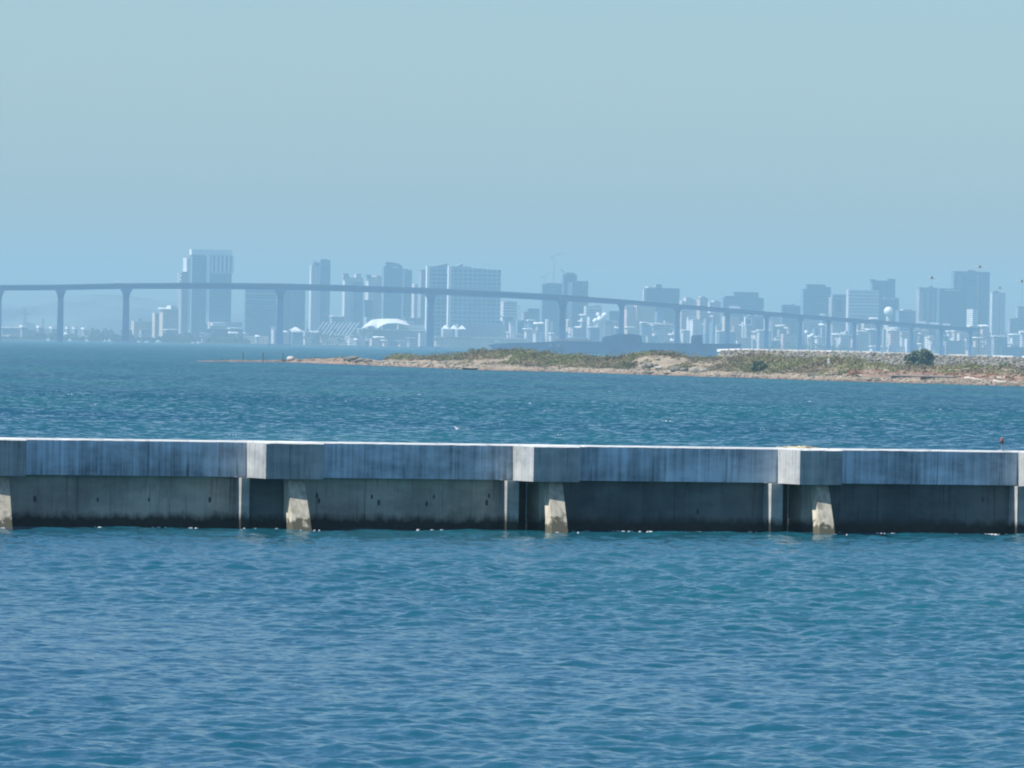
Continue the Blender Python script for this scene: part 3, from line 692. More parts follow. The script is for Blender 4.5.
# high lamp masts
for px, ytop, D, lab in ((932, 277.5, 2900, 'high lamp mast left of the tallest right hand tower, lamps just above the roofs'), (980, 266.5, 2900, 'high lamp mast whose lamps stand above the tallest right hand tower'), (1000, 287.5, 3600, 'shorter lamp mast just right of the tallest right hand tower'), (1022, 281, 2900, 'lamp mast at the right edge of the picture')):
    p = P(px, ytop, D); lm = thing('lamp_mast', lab, 'lamp mast', (p[0], D, 5.0), 0, 'high lamp masts behind the rock bank'); hh = p[2] - 5
    rr = .13 if px == 980 else .06
    MB().cyl(0, 0, -1, hh - .2, rr, .04, 8).build('pole', 'grey_metal', lm)
    MB().cyl(0, 0, hh - .5, hh - .25, .5, .5, 12).build('ring', 'dark_metal', lm)
    k = 1 if D < 3000 else .7
    for j, (dx, dz) in enumerate(((-2.1, .1), (-1.1, .3), (1.0, .15), (2.0, .1))):
        f_ = MB().box((dx - .45) * k, (dx + .45) * k, -.35, .35, hh - .3 + dz * .4, hh - .1 + dz * .4).build('floodlight', 'white_paint', lm)
        MB().box(min(0, dx) * k, max(0, dx) * k, -.05, .05, hh - .42, hh - .34).build('arm', 'dark_metal', lm)
    MB().cyl(0, 0, hh - .2, hh + .45, .45 * k, .25 * k, 8).build('head', 'dark_metal', lm)

# ------------------------------------------------------------------ bridge
def bD(px): return float(np.interp(px, [-200, 560, 1060], [9500, 9500, 11000]))
DT = [(-200, 287), (0, 285), (60, 284.6), (125, 283.2), (200, 282.7), (280, 283.4), (350, 285.2), (430, 288), (500, 291.3), (560, 294.6), (621, 299.4), (677, 304), (735, 309), (800, 314.4), (850, 318.4), (880, 320.6), (910, 323), (940, 325.5), (975, 328), (1010, 330), (1060, 333)]
br = thing('road_bridge', 'long blue road bridge on tall piers crossing the bay in front of the city', 'bridge', (0, 9500, 0))
def thick(px): return float(np.interp(px, [-200, 100, 250, 560, 640, 1060], [5.3, 5.6, 6.4, 6.4, 4.6, 3.6]))
pxs = list(np.arange(-200, 981, 10.0))
def deck(a0, a1, name, mat, hy):
    rings = []
    for px in pxs:
        D = bD(px); yt = interp(DT, px); p = P(px, yt + a0 * thick(px), D); q_ = P(px, yt + a1 * thick(px), D)
        rings.append([(p[0], D - hy - 9500, p[2]), (p[0], D + hy - 9500, p[2]), (p[0], D + hy - 9500, q_[2]), (p[0], D - hy - 9500, q_[2])])
    return MB().loft(rings).build(name, mat, br)
deck(0, .22, 'parapet', 'bridge_concrete', 9.5); deck(.221, .42, 'deck', 'bridge_concrete', 9.0); deck(.421, 1.0, 'girder', 'bridge_blue', 5.0)
for px, wd, zb in ((-64, 6, 0), (-2, 5.5, 0), (60, 5.5, 0), (125.5, 6, 0), (279.5, 6.3, 0), (430, 6.5, 0), (562, 6, 0), (621, 5.2, 0), (677, 5, 0), (727, 4.2, 0), (766, 4, 2), (800, 3.8, 2), (828, 3.6, 2), (854, 3.4, 2), (878, 3.2, 2), (911, 3.2, 2), (941, 3, 2), (970, 3, 2)):
    D = bD(px); k = D / F; yt = interp(DT, px); zt = zat(px, yt + thick(px) * .999, D); x = xat(px, D); hx = wd / 2 * k
    ht = 11 if px < 600 else 6
    secs = [(-3, x, 0, hx * 1.12, 7), (zt * .5, x, 0, hx, 6.5), (zt - ht, x, 0, hx * .92, 7.5), (zt - ht * .55, x, 0, hx * 1.15, 9), (zt - ht * .2, x, 0, hx * 1.65, 9.5), (zt, x, 0, hx * 1.9, 9.5)]
    pi_ = MB().rect_loft([(a_, b_, D - 9500, d_, e_) for a_, b_, c_, d_, e_ in secs]).build('pier', 'bridge_concrete', br)
    if 100 < px < 600: MB().rect_loft([(-3, x, D - 9500, 15, 14), (3.2, x, D - 9500, 14.5, 13)]).build('footing', 'navy_grey', pi_)
# vehicles on the deck
def truck(px, L_, label, cab='white_paint'):
    D = bD(px) - 6; z0 = zat(px, interp(DT, px) + .1, D); x = xat(px, D)
    tr = thing('truck', label, 'truck', (x, D, z0), 0, 'white trucks on the bridge')
    MB().box(-L_ / 2, L_ / 2 - 2.6, -1.3, 1.3, 1.0, 4.0).build('cargo_box', 'white_paint', tr)
    MB().prism([(L_ / 2 - 2.4, .8), (L_ / 2, .8), (L_ / 2, 2.1), (L_ / 2 - .5, 3.2), (L_ / 2 - 2.4, 3.2)], -1.25, 1.25).build('cab', cab, tr)
    for q_ in (-L_ / 2 + 1.2, -L_ / 2 + 2.6, L_ / 2 - 1.4):
        m = MB(); m.loft([[(q_ + .5 * math.cos(a_ * .628), yy, .5 + .5 * math.sin(a_ * .628)) for a_ in range(10)] for yy in (-1.35, 1.35)]); m.build('wheel', 'dark_metal', tr)
truck(734, 15, 'white truck on the bridge over the broad dark block right of centre')
truck(822, 9, 'white truck on the bridge right of centre, before the stepped blue tower')
truck(921, 15, 'rearmost of three white trucks descending the right end of the bridge')
truck(934, 15, 'middle of three white trucks descending the right end of the bridge')
truck(946, 11, 'foremost of three white trucks descending the right end of the bridge')
truck(117, 7, 'small truck on the left part of the bridge near the second full pier')

# ------------------------------------------------------------------ far land and hills
def far_land():
    V = [(-2600, 11750, 2), (400, 11750, 2), (400, 11300, 2), (2600, 11000, 2), (2600, 17500, 2), (-2600, 17500, 2)]
    m = MB(); m.loft([[(x, y, -3) for x, y, z in V], V]); tag(m.build('city_ground', 'land'), kind='structure')
    rings = []; rh = random.Random(2)
    for px in np.arange(-160, 1200, 8):
        D = 16000; y = np.interp(px, [-160, 0, 60, 100, 140, 180, 240, 330, 600, 1200], [312, 306, 297, 294, 297, 303, 312, 322, 330, 330]) + rh.uniform(-.6, .6)
        z = zat(px, y, D); x = xat(px, D)
        rings.append([(x, D - 500, 2), (x, D - 200, z * .75), (x, D, z), (x, D + 400, z * .8), (x, D + 1200, 2)])
    tag(MB().loft(rings).build('hills', 'hill'), kind='structure')
far_land()

# ------------------------------------------------------------------ city
TH = R(24)
def bld(x0, x1, yt, label, mat='facade_blue', ls=5, D=12500, extras=(), name='office_tower', cat='building', th_=TH, top='box', group='towers of the city skyline', zb=2.0):
    k = D / F; wv = (math.cos(th_), math.sin(th_)); nv = (math.sin(th_), -math.cos(th_))
    ls = max(ls, 1.5); d = ls * k / math.sin(th_); X_fl = xat(x0 + ls, D, yt); w_ = (x1 - x0 - ls) * k / math.cos(th_)
    if w_ < 4: w_ = 4
    cx = X_fl + wv[0] * w_ / 2 - nv[0] * d / 2; cyy = D + wv[1] * w_ / 2 - nv[1] * d / 2
    zt = zat((x0 + x1) / 2, yt, D); b = thing(name, label, cat, (cx, cyy, zb), th_, group); h_ = zt - zb
    MB().box(-w_ / 2, w_ / 2, -d / 2, d / 2, 0, h_).build('facade', mat, b)
    if top == 'box' and w_ > 12:
        r_ = random.Random(int(x0 * 7 + yt)); a_ = r_.uniform(-.3, .1) * w_; c_ = a_ + r_.uniform(.2, .4) * w_
        MB().box(a_, c_, -d * .3, d * .3, h_, h_ + r_.uniform(2, 4)).build('plant_room', 'grey_metal', b)
        MB().box(-w_ / 2 - .3, w_ / 2 + .3, -d / 2 - .3, d / 2 + .3, h_ - 1.2, h_ + .8).build('parapet', 'pale_concrete' if 'pale' in mat or 'white' in mat or 'tan' in mat else 'grey_metal', b)
    for e in extras:
        nm, a_, c_, y0, y1, mt = e[:6]; pro = e[6] if len(e) > 6 else .4; dep = e[7] if len(e) > 7 else d * .8 + pro
        lx = lambda q_: (xat(q_, D, yt) - X_fl) / math.cos(th_) - w_ / 2
        z0 = zat((a_ + c_) / 2, y1, D) - zb; z1 = zat((a_ + c_) / 2, y0, D) - zb; z0 = max(z0, 0)
        if nm == 'mast': MB().tube((lx(a_), 0, z0), (lx(c_), 0, z1), .55, 6).build('mast', mt, b)
        elif nm == 'gable': MB().prism([(lx(a_), z0), (lx(c_), z0), (lx(c_), z1)], -d / 2 - pro, -d / 2 + dep).build('roof_wing', mt, b)
        elif nm == 'gable_left': MB().prism([(lx(a_), z0), (lx(c_), z0), (lx(a_), z1)], -d / 2 - pro, -d / 2 + dep).build('roof_wing', mt, b)
        elif nm == 'curve': 
            A_, C_ = lx(a_), lx(c_); MB().prism([(A_, z0), (C_, z0)] + [(A_ + (C_ - A_) * q_, z0 + (z1 - z0) * math.sqrt(max(0, 1 - (q_ * 1.0) ** 2))) for q_ in (.95, .8, .6, .4, .2, 0)], -d / 2 - pro, -d / 2 + dep).build('curved_crown', mt, b)
        elif nm in ('roof', 'roof_line', 'eave', 'roof_slope', 'canopy'):      # single pitch roof rising towards the back
            A_, C_, f_, k_ = lx(a_), lx(c_), -d / 2 - pro, -d / 2 + dep
            MB().add([(A_, f_, z0 - .4), (C_, f_, z0 - .4), (C_, k_, z0 - .4), (A_, k_, z0 - .4), (A_, f_, z0), (C_, f_, z0), (C_, k_, z1), (A_, k_, z1)],
                     [(0, 3, 2, 1), (4, 5, 6, 7), (0, 1, 5, 4), (1, 2, 6, 5), (2, 3, 7, 6), (3, 0, 4, 7)]).build(nm, mt, b)
        else: MB().box(lx(a_), lx(c_), -d / 2 - pro, -d / 2 + dep, z0, z1).build(nm, mt, b)
    return b
fins = [('fin', 211 + i * 4.1, 212.6 + i * 4.1, 255.5, 272, 'white_paint', 1.6, 2) for i in range(6)]
bld(190, 231.5, 250.0, 'tallest tower, at left, with a white crown and thin white fins below it', 'facade_blue', 2.5, 12300, extras=[('crown', 191.5, 231.4, 249.5, 255, 'white_paint', .8), ('painted_sunlit_strip', 206.5, 209.6, 255, 324, 'white_paint', 2.2, 6)] + fins + [('roof_band', 211, 232.5, 272, 273.5, 'pale_concrete', 1.8), ('podium', 208, 240, 322, 329, 'facade_pale', 12, 30), ('entrance_canopy', 209, 222, 323, 326, 'white_paint', 20, 8)], top=None)  # the tall strip between the halves is sunlight painted in white
bld(178, 188.5, 271.5, 'slim tower with balconies just left of the tallest tower', 'facade_grey', 4, 12250, extras=[('balcony', 178.5, 181.5, 273 + i * 4, 274.3 + i * 4, 'white_paint', 2, 3) for i in range(4)] + [('painted_sunlit_strip', 186.6, 190.6, 258, 329, 'facade_white', -.5, 18)], top=None)  # the tall strip at right paints a sunlit side in white
bld(159, 178.5, 309, 'beige hall with a bright white curved roof left of the slim tower', 'facade_tan', 4, 12050, extras=[('curve', 170, 177.8, 305.5, 310, 'white_fabric', 3), ('roof_slope', 161, 171, 307.6, 309, 'pale_concrete', 2)], name='hall', top=None)
bld(152, 163.5, 313.5, 'beige block directly left of the white roofed hall', 'facade_tan', 3, 12080, name='apartment_block')
bld(131, 153, 321.5, 'low wide beige block right of the second full bridge pier', 'facade_tan', 3, 12100, name='apartment_block')
bld(244, 276, 289, 'broad blue block behind the bridge, left of the fourth pier', 'facade_blue', 1.6, 12300, extras=[('floor_band', 246, 275.6, 293 + 6 * i, 293.8 + 6 * i, 'facade_grey', .5, 3) for i in range(6)])
bld(276.5, 305, 290.5, 'darker blue block behind the bridge, right of the fourth pier', 'facade_slate', 1.6, 12200, extras=[('recess', 290, 294, 292, 330, 'facade_blue', .5, 3)])
bld(309.5, 330, 265.5, 'tower right of the fourth pier with a pale left half and taller blue right half', 'facade_pale', 2, 12600, extras=[('tower_half', 319.5, 329.6, 260, 334, 'facade_blue', 3, 26), ('roof_box', 313, 320, 262, 266, 'grey_metal'), ('roof_box', 321, 327, 259, 261, 'grey_metal', 1, 20)], top=None)
bld(342.5, 363, 277.5, 'pale twin topped tower second right of the fourth pier', 'facade_pale', 2.5, 12700, extras=[('turret', 343.5, 348.5, 273.5, 278, 'facade_grey'), ('turret', 356, 361, 273.8, 278, 'facade_pale'), ('tower_half', 352.5, 362.8, 282, 330, 'facade_blue', 2.5, 18)], top=None)
bld(365.5, 383, 277.5, 'pale tower left of the round topped blue tower', 'facade_pale', 3, 12750, extras=[('turret', 366.5, 371, 274.8, 278, 'facade_blue'), ('stair_tower', 376, 382.6, 275.5, 330, 'facade_pink', 1, 18), ('glass_bay', 363.5, 371, 300, 317, 'facade_slate', 8, 8)])
bld(382, 402.5, 266, 'round topped blue tower with a painted white glint, right of the pale towers', 'facade_blue', 2, 12500, extras=[('curve', 386, 402, 262, 266.4, 'facade_blue', .3), ('turret', 386.2, 389, 262.2, 267, 'facade_slate', .6), ('painted_glint', 393, 398.5, 266.6, 267.8, 'white_paint', 1.2, 4)], top=None)  # the bright glint near the roof is a bar painted white
bld(401.5, 412, 270.5, 'narrow blue tower touching the round topped tower', 'facade_blue', 2, 12560, extras=[('spine', 402, 405, 268.5, 290, 'facade_white', 1, 12)])
bld(411.5, 419, 284, 'small grey block between the round topped tower and the twin towers', 'facade_pale', 3, 12800)
bld(418, 428.5, 270, 'narrow pale tower left of the twin slab towers', 'facade_grey', 3.5, 12700)
gridx = lambda a_, b_: [('floor_band', a_, b_, 273 + 7.2 * i, 273.9 + 7.2 * i, 'facade_grey', .4, 3) for i in range(7)]
bld(425.5, 448.5, 266.5, 'left slab of the pair of wide blue hotel towers, sunlit edge painted white on its left', 'facade_grid', 4.2, 12350, extras=[('gable', 433, 447.5, 263.2, 266.6, 'grey_metal', 0, 12), ('painted_sunlit_edge', 427, 430, 266, 330, 'white_paint', .9, 4)] + gridx(430.5, 448), name='hotel_tower', top=None)  # sun on the left side is put in as a white strip
bld(447.6, 501, 269, 'right wider slab of the pair of blue hotel towers, sunlit edge painted white on its left', 'facade_grid', 3.4, 12300, extras=[('gable', 452, 462.6, 263.0, 269, 'grey_metal', 0, 12), ('upper_storey', 452, 471, 266.5, 269.2, 'facade_grey', .2), ('upper_storey', 471, 484, 268.2, 269.2, 'facade_grey', .2), ('painted_sunlit_edge', 448.5, 451.4, 266, 326, 'white_paint', .9, 4)] + gridx(452, 500.5), name='hotel_tower', top=None)  # its sunlit left side is likewise painted as a white strip
# convention halls
bld(455, 506, 324.5, 'low grey blue hall below the wide hotel tower', 'facade_grey', 3, 11980, name='hall', group='waterfront halls', top=None)
bld(434, 528, 337.6, 'long flat quay shed with a dark roof edge below the hotel towers', 'facade_tan', 2, 11900, extras=[('eave', 434, 527, 337.3, 338.7, 'dark_roof', 3), ('white_door', 494, 500, 340, 342.5, 'white_paint', 1, 2), ('pink_panel', 476, 492, 340, 343.6, 'facade_pink', 1, 2)], name='quay_shed', group='waterfront halls', top=None, th_=R(6))
bld(239, 268, 335.5, 'low tan quay building left of the fourth bridge pier', 'facade_tan', 1.8, 11950, name='quay_shed', group='waterfront halls', th_=R(10), top=None)
bld(291, 321, 331.5, 'low dark blue hall just right of the fourth pier', 'facade_slate', 1.8, 11960, extras=[('recess', 308, 312, 337, 343, 'dark_roof', .8, 3), ('eave', 292, 320.5, 331, 332.2, 'white_paint', 1.5, 10)], name='hall', group='waterfront halls', th_=R(10), top=None)
bld(320, 357, 337.0, 'low tan quay building below the ribbed glass hall', 'facade_tan', 1.8, 11930, extras=[('white_door', 344, 351, 339, 343, 'white_paint', 1, 3)], name='quay_shed', group='waterfront halls', th_=R(10), top=None)
bld(357, 425, 329.5, 'grey terrace hall under the white sail roof', 'facade_grey', 2, 12000, extras=[('terrace_edge', 358, 424, 329, 330.6, 'white_paint', 2, 10), ('stair_ramp', 366, 372, 331, 341, 'pale_concrete', 8, 6), ('dark_opening', 365, 384, 341, 345, 'navy_grey', 2, 4), ('wing', 398, 424, 325, 330, 'facade_pale', 2, 12)], name='hall', group='waterfront halls', th_=R(8), top=None)
# ribbed glass hall
D = 12000; kx = D / F; c0 = P(334, 334, D)
rh_ = thing('ribbed_hall', 'low glass hall with slanting white ribs left of the white sail roof', 'building', (c0[0], D, 2), 0, 'waterfront halls'); z0 = zat(334, 334, D) - 2
MB().prism([(-23 * kx, 0), (22 * kx, 0), (22 * kx, z0 + 4), (14 * kx, z0 + 12 * kx * .9), (-8 * kx, z0 + 12 * kx * .9), (-23 * kx, z0 + 1)], 0, 40).build('glass_roof', 'facade_blue', rh_)
for i in range(10):
    q_ = (-20 + i * 3.9) * kx; MB().prism([(q_, z0 - 1), (q_ + 1.9, z0 - 1), (q_ + 9 * kx + 1.9, z0 + 12 * kx), (q_ + 9 * kx, z0 + 12 * kx)], -1.5, -.2).build('rib', 'white_paint', rh_)
MB().box(-24 * kx, 22 * kx, -3, -1.6, z0 - 3, z0 - 1.2).build('eave', 'pale_concrete', rh_)
# white sail roof
D = 11990; kx = D / F; c0 = P(385, 328, D); sr = thing('sail_roof', 'bright white fabric sail roof with a rounded arch over the waterfront terrace', 'tent roof', (c0[0], D, 2)); zz0 = zat(385, 328.6, D) - 2
def zp(py, px=385): return zat(px, py, D) - 2
xs = lambda px: xat(px, D) - c0[0]
pts_u = [(361, 328), (366, 323.5), (371, 319.8), (378, 318.8), (388, 318.6), (397, 318.9), (403, 320.5), (409, 324.5)]
pts_l = [(409, 325.2), (402, 324), (396, 323.0), (388, 323.2), (382, 325), (377, 328.6), (372, 325.6), (366, 326.6), (361, 328.9)]
out_ = [(xs(a_), zp(b_, a_)) for a_, b_ in pts_u + pts_l]
gx = np.linspace(361, 409, 25); V_ = []
for row in range(7):
    q_ = row / 6
    for g_ in gx:
        lo_ = np.interp(g_, [a_ for a_, b_ in pts_l[::-1]], [b_ for a_, b_ in pts_l[::-1]]); hi_ = np.interp(g_, [a_ for a_, b_ in pts_u], [b_ for a_, b_ in pts_u])
        y_ = lo_ + (hi_ - lo_) * q_ ** .8; V_.append((xs(g_), -14 + 30 * q_, zp(y_, g_)))
F_ = [(r_ * 25 + c_, r_ * 25 + c_ + 1, (r_ + 1) * 25 + c_ + 1, (r_ + 1) * 25 + c_) for r_ in range(6) for c_ in range(24)]
n_ = len(V_); V_ += [(x, y + .8, z - .9) for x, y, z in V_]; F_ += [tuple(i + n_ for i in f[::-1]) for f in F_]
F_ += [(c_, c_ + n_, c_ + 1 + n_, c_ + 1) for c_ in range(24)]
MB().add(V_, F_).build('canopy', 'white_fabric', sr)
for a_ in (363, 377, 392, 408): MB().cyl(xs(a_), -6, 0, zp(325, a_), .5, .4, 8).build('mast', 'grey_metal', sr)
def tent(px0, px1, yt, yb, D, label, peaks=1, group='white tents on the waterfront'):
    c_ = P((px0 + px1) / 2, yb, D); k = D / F; te = thing('tent', label, 'tent', (c_[0], D, 2), 0, group); w_ = (px1 - px0) * k / 2; zb_ = c_[2] - 2; zt_ = zat((px0 + px1) / 2, yt, D) - 2
    for i in range(peaks):
        a_ = -w_ + 2 * w_ * i / peaks; b_ = -w_ + 2 * w_ * (i + 1) / peaks; m_ = (a_ + b_) / 2; hh = (b_ - a_) / 2
        MB().rect_loft([(zb_, m_, 0, hh, 10), (zb_ + (zt_ - zb_) * .45, m_, 0, hh * .55, 6), (zt_, m_, 0, hh * .06, .8)]).build('canopy', 'white_fabric', te)
    for q_ in (-w_ + .8, w_ - .8): MB().cyl(q_, -8, 0, zb_, .4, .4, 6).build('pole', 'grey_metal', te)
tent(288.5, 302, 326.8, 330.4, 11900, 'white pyramid tent just right of the fourth bridge pier')
tent(441, 466, 325, 329.0, 11900, 'wide white tent with several peaks below the twin hotel towers', 3)
bld(441, 452, 329.2, 'small pale pavilion under the peaked white tent', 'facade_pale', 2, 11940, name='pavilion', group='waterfront halls', top=None)
# centre and right
bld(500.5, 517, 302, 'pale stepped block right of the wide hotel tower', 'facade_pale', 3, 12450, extras=[('floor_band', 503, 521, 306 + 3.1 * i, 307.2 + 3.1 * i, 'white_paint', 1, 4) for i in range(5)] + [('lower_wing', 499, 524, 321, 341, 'facade_grey', 6, 20)], name='apartment_block')
bld(521, 541, 312, 'low grey blue blocks left of the crane topped tower', 'facade_grey', 3, 12500, name='apartment_block', extras=[('wing', 528, 540, 308.5, 312, 'facade_blue')])
bld(540, 563, 284.5, 'broad blue tower left half of the crane topped pair', 'facade_blue', 2.5, 12500, extras=[('roof_box', 546, 562, 283, 284.6, 'grey_metal')])
bld(562, 588.5, 281, 'tallest central tower, stepped top, with a pale vertical stripe', 'facade_slate', 1.6, 12400, extras=[('upper_tower', 563.5, 577, 274.5, 281, 'facade_slate', 0), ('crown', 566, 575, 272.6, 275, 'grey_metal', 0), ('pale_stripe', 568, 572.5, 282, 330, 'facade_white', .8, 4), ('shoulder', 583, 587.5, 281, 290, 'facade_blue', .6, 6)], top=None)
for (a_, y0, c_, y1, lab) in ((553.5, 285, 553, 257.5, 'tower crane standing left of the tallest central tower'), (544, 285, 538.5, 287, 'tower crane farther left behind the broad blue tower')):
    D = 12600; p = P(a_, y0, D); q_ = P(c_, y1, D)
    if y1 > 280: q_ = P(543, 277, D)
    cr = thing('tower_crane', lab, 'crane', (p[0], D, 2), 0, 'tower cranes over the city')
    zt = q_[2] - 2; MB().cyl(0, 0, 0, zt, .9, .8, 4).build('mast', 'grey_metal', cr)
    MB().tube((-4, 0, zt), (14, 0, zt + 9), .5, 4).build('jib', 'grey_metal', cr); MB().box(-6, -3, -1, 1, zt - 2, zt).build('counterweight', 'dark_roof', cr)
D = 12450; p = P(561, 270, D); fl = thing('rooftop_crane', 'small slanting crane on the roof of the tallest central tower', 'crane', (p[0] + 2, D, zat(566, 273.5, D)))
MB().tube((6, 0, -1), (-2, 0, 7), 1.0, 5).build('jib', 'dark_roof', fl); MB().box(4, 9, -2, 2, -1.6, 1).build('cab', 'grey_metal', fl)
bld(584, 602, 306.5, 'white striped block right of the tallest central tower', 'facade_pale', 2, 12300, extras=[('floor_band', 586, 601, 308 + 3.2 * i, 309 + 3.2 * i, 'white_paint', 1, 3) for i in range(5)], name='apartment_block')
D = 12000; p = P(600, 324, D)
dm = thing('storage_domes', 'cluster of bright white domes left of the sixth bridge pier', 'domes', (p[0], D, 2), 0)
for i, (a_, b_, r_) in enumerate(((595.5, 321, 4.2), (600, 319.5, 4.8), (604.5, 315.5, 4.4), (598, 314.5, 3.2), (603, 323, 3.2))):
    q_ = P(a_, b_, D); MB().ball((q_[0] - p[0], i * 3, q_[2] - 2), r_ * 1.15, 12, 8).cyl(q_[0] - p[0], i * 3, 0, q_[2] - 3, 1.6, 1.6, 8).build('dome', 'white_paint', dm)
bld(624, 650, 307.5, 'broad beige and pink block between the sixth and seventh piers', 'facade_pink', 3, 12200, extras=[('wing', 636, 655, 305, 321, 'facade_tan', 4, 16), ('wing', 626, 634, 305.5, 308, 'facade_pale')], name='apartment_block')
bld(643, 680, 288, 'dark blue office block with a small roof box, over the seventh pier', 'facade_slate', 3.5, 12400, extras=[('roof_box', 656, 662, 284.3, 288, 'grey_metal'), ('painted_sunlit_edge', 643.6, 646, 289, 302, 'facade_white', .4, 4), ('white_roof_edge', 648, 656, 286.8, 288, 'white_paint')], top=None)  # pale left strip paints the sun falling on that side
bld(640, 674, 323, 'long pale block with a white roof line below the dark blue office block', 'facade_grey', 2, 12050, extras=[('roof_line', 642, 664, 322.6, 324, 'white_paint', 2, 10), ('roof_line', 664.5, 673, 323.4, 324.4, 'pale_concrete', 2, 10)], name='warehouse', top=None)
bld(679, 700, 301.5, 'pale low block right of the seventh pier behind the bridge', 'facade_pale', 3, 12600, extras=[('turret', 686, 692, 297.5, 302, 'facade_pale'), ('white_strip', 686, 688, 309, 322, 'white_paint', 1, 4)], name='apartment_block')
bld(697, 708, 298.5, 'narrow pinkish block with a ragged top behind the bridge', 'facade_pink', 3, 12550, extras=[('turret', 701, 705, 296.5, 299, 'facade_tan')], name='apartment_block')
bld(707, 722, 302.5, 'low pale block with two small towers left of the broad dark block', 'facade_pale', 3, 12600, extras=[('turret', 714, 719, 300.5, 303, 'facade_pale'), ('pink_wing', 703, 717, 313, 330, 'facade_pink', 8, 10)], name='apartment_block')
bld(690, 702, 320, 'cream box of a building below the bridge left of centre right', 'facade_white', 3, 11950, name='warehouse')
bld(721, 764.5, 297.5, 'broad blue block with a raised centre, under the white truck on the bridge', 'facade_blue', 2.5, 12450, extras=[('upper_storeys', 734, 759, 292, 298, 'facade_blue', .2), ('shoulder', 726, 735, 296, 298, 'facade_slate', .3)], top=None)
bld(744, 756, 316.5, 'small grey building with a white framed square window under the broad blue block', 'facade_grey', 3, 12000, extras=[('white_frame', 745, 752, 317.5, 325.5, 'white_paint', .8, 3), ('dark_window', 746.2, 750.8, 318.8, 324, 'facade_slate', 1.2, 3)], name='warehouse')
bld(760, 781, 316, 'pinkish low block behind the bridge right of the broad blue block', 'facade_pink', 3, 12100, extras=[('turret', 766, 773, 314, 316.4, 'facade_pink')], name='apartment_block')
bld(780, 801, 306, 'low blue grey block left of the stepped blue tower', 'facade_blue', 2, 12500, extras=[('upper_storeys', 782, 792, 304.8, 306.2, 'facade_slate', .2)])
bld(801, 831.5, 289, 'stepped blue tower right of the long gap in the skyline', 'facade_blue', 2.5, 12450, extras=[('upper_storeys', 806.5, 826, 284.2, 289.2, 'facade_blue', .2), ('upper_storeys', 824, 831.3, 287, 289.2, 'facade_slate', .3)], top=None)
bld(829, 848, 297.5, 'blue block with a round window bay right of the stepped blue tower', 'facade_grey', 3, 12350, extras=[('upper_storeys', 833, 847, 294.5, 298, 'facade_blue', .2), ('dark_bay', 835, 842, 299, 312, 'facade_slate', .8, 4)], top=None)
bld(846.5, 880, 290, 'pale block with bright horizontal stripes left of the white sphere', 'facade_pale', 2, 12300, extras=[('floor_band', 849, 879.6, 290.2 + 3.3 * i, 291.4 + 3.3 * i, 'white_paint', .8, 3) for i in range(8)], top=None)
bld(870.5, 896, 280.5, 'purplish blue tower with raised corners behind the striped block', 'facade_blue', 2, 12600, extras=[('corner', 871, 876, 279.4, 281, 'facade_slate', .2), ('corner', 889, 896, 279, 281, 'facade_slate', .2), ('lower_wing', 876, 899, 298, 330, 'facade_blue', 4, 20), ('pale_band', 883, 894, 297, 300, 'pale_concrete', 5, 4)], top=None)
D = 12000; p = P(888.5, 318, D); sp_ = thing('gas_sphere', 'white sphere on a drum in front of the purplish tower', 'storage sphere', (p[0], D, 2), 0)
q_ = P(888.5, 311.5, D); MB().ball((0, 0, q_[2] - 2), 8, 18, 12).build('sphere', 'white_paint', sp_); MB().cyl(0, 0, 0, q_[2] - 7, 5, 4, 12).build('drum', 'pale_concrete', sp_)
bld(896, 918, 311, 'low blue grey block left of the pale wide right hand tower', 'facade_blue', 3, 12500, extras=[('roof_box', 903, 910, 309.5, 311.2, 'pale_concrete')], name='apartment_block')
bld(916.5, 938.5, 288, 'pale wide tower, leftmost of the right hand cluster', 'facade_grey', 3, 12500, extras=[('pale_stripe', 921 + 6 * i, 923 + 6 * i, 293, 322, 'facade_pale', .6, 3) for i in range(3)])
bld(937.5, 968, 288.5, 'dark blue block in the middle of the right hand cluster', 'facade_slate', 1.8, 12350, extras=[('roof_line', 945, 960, 289, 290.3, 'facade_pale', .8, 6)], top=None)
bld(951.5, 991, 271.5, 'tallest tower of the right hand cluster, wide and blue', 'facade_blue', 2.5, 12450, extras=[('pale_stripe', 977, 981, 275, 325, 'facade_grey', .6, 3), ('pale_stripe', 958, 961, 275, 300, 'facade_grey', .6, 3), ('white_strip', 967, 972, 309, 327, 'facade_white', 26, 6), ('roof_box', 968, 976, 270, 271.6, 'grey_metal')], top=None)
bld(990.5, 1006, 293, 'lilac tower right of the tallest right hand tower', 'facade_pale', 1.8, 12650, extras=[('roof_box', 993, 999, 291.5, 293.2, 'grey_metal')])
bld(1008, 1026, 319, 'low hazy block at the right edge of the city', 'facade_grey', 2, 12700, name='apartment_block')
bld(1016, 1040, 307, 'pale tower cut off by the right edge of the picture', 'facade_grey', 2, 13200)
# spheres at 798-815
D = 11800; 
for i, (a_, b_, lab) in enumerate(((801, 338.5, 'leftmost white dome of the small dome group below the stepped blue tower'), (806.5, 332.5, 'topmost white dome of the small dome group below the stepped blue tower'), (809.5, 338.5, 'lowest white dome of the small dome group below the stepped blue tower'), (812.5, 335.5, 'rightmost white dome of the small dome group below the stepped blue tower'))):
    q_ = P(a_, b_, D); o = thing('radar_dome', lab, 'dome', (q_[0], D + i * 6, 2), 0, 'small white domes by the water')
    MB().ball((0, 0, q_[2] - 2), 3.6, 12, 8).build('dome', 'white_paint', o); MB().cyl(0, 0, 0, q_[2] - 5, 1.6, 1.3, 8).build('stand', 'grey_metal', o)

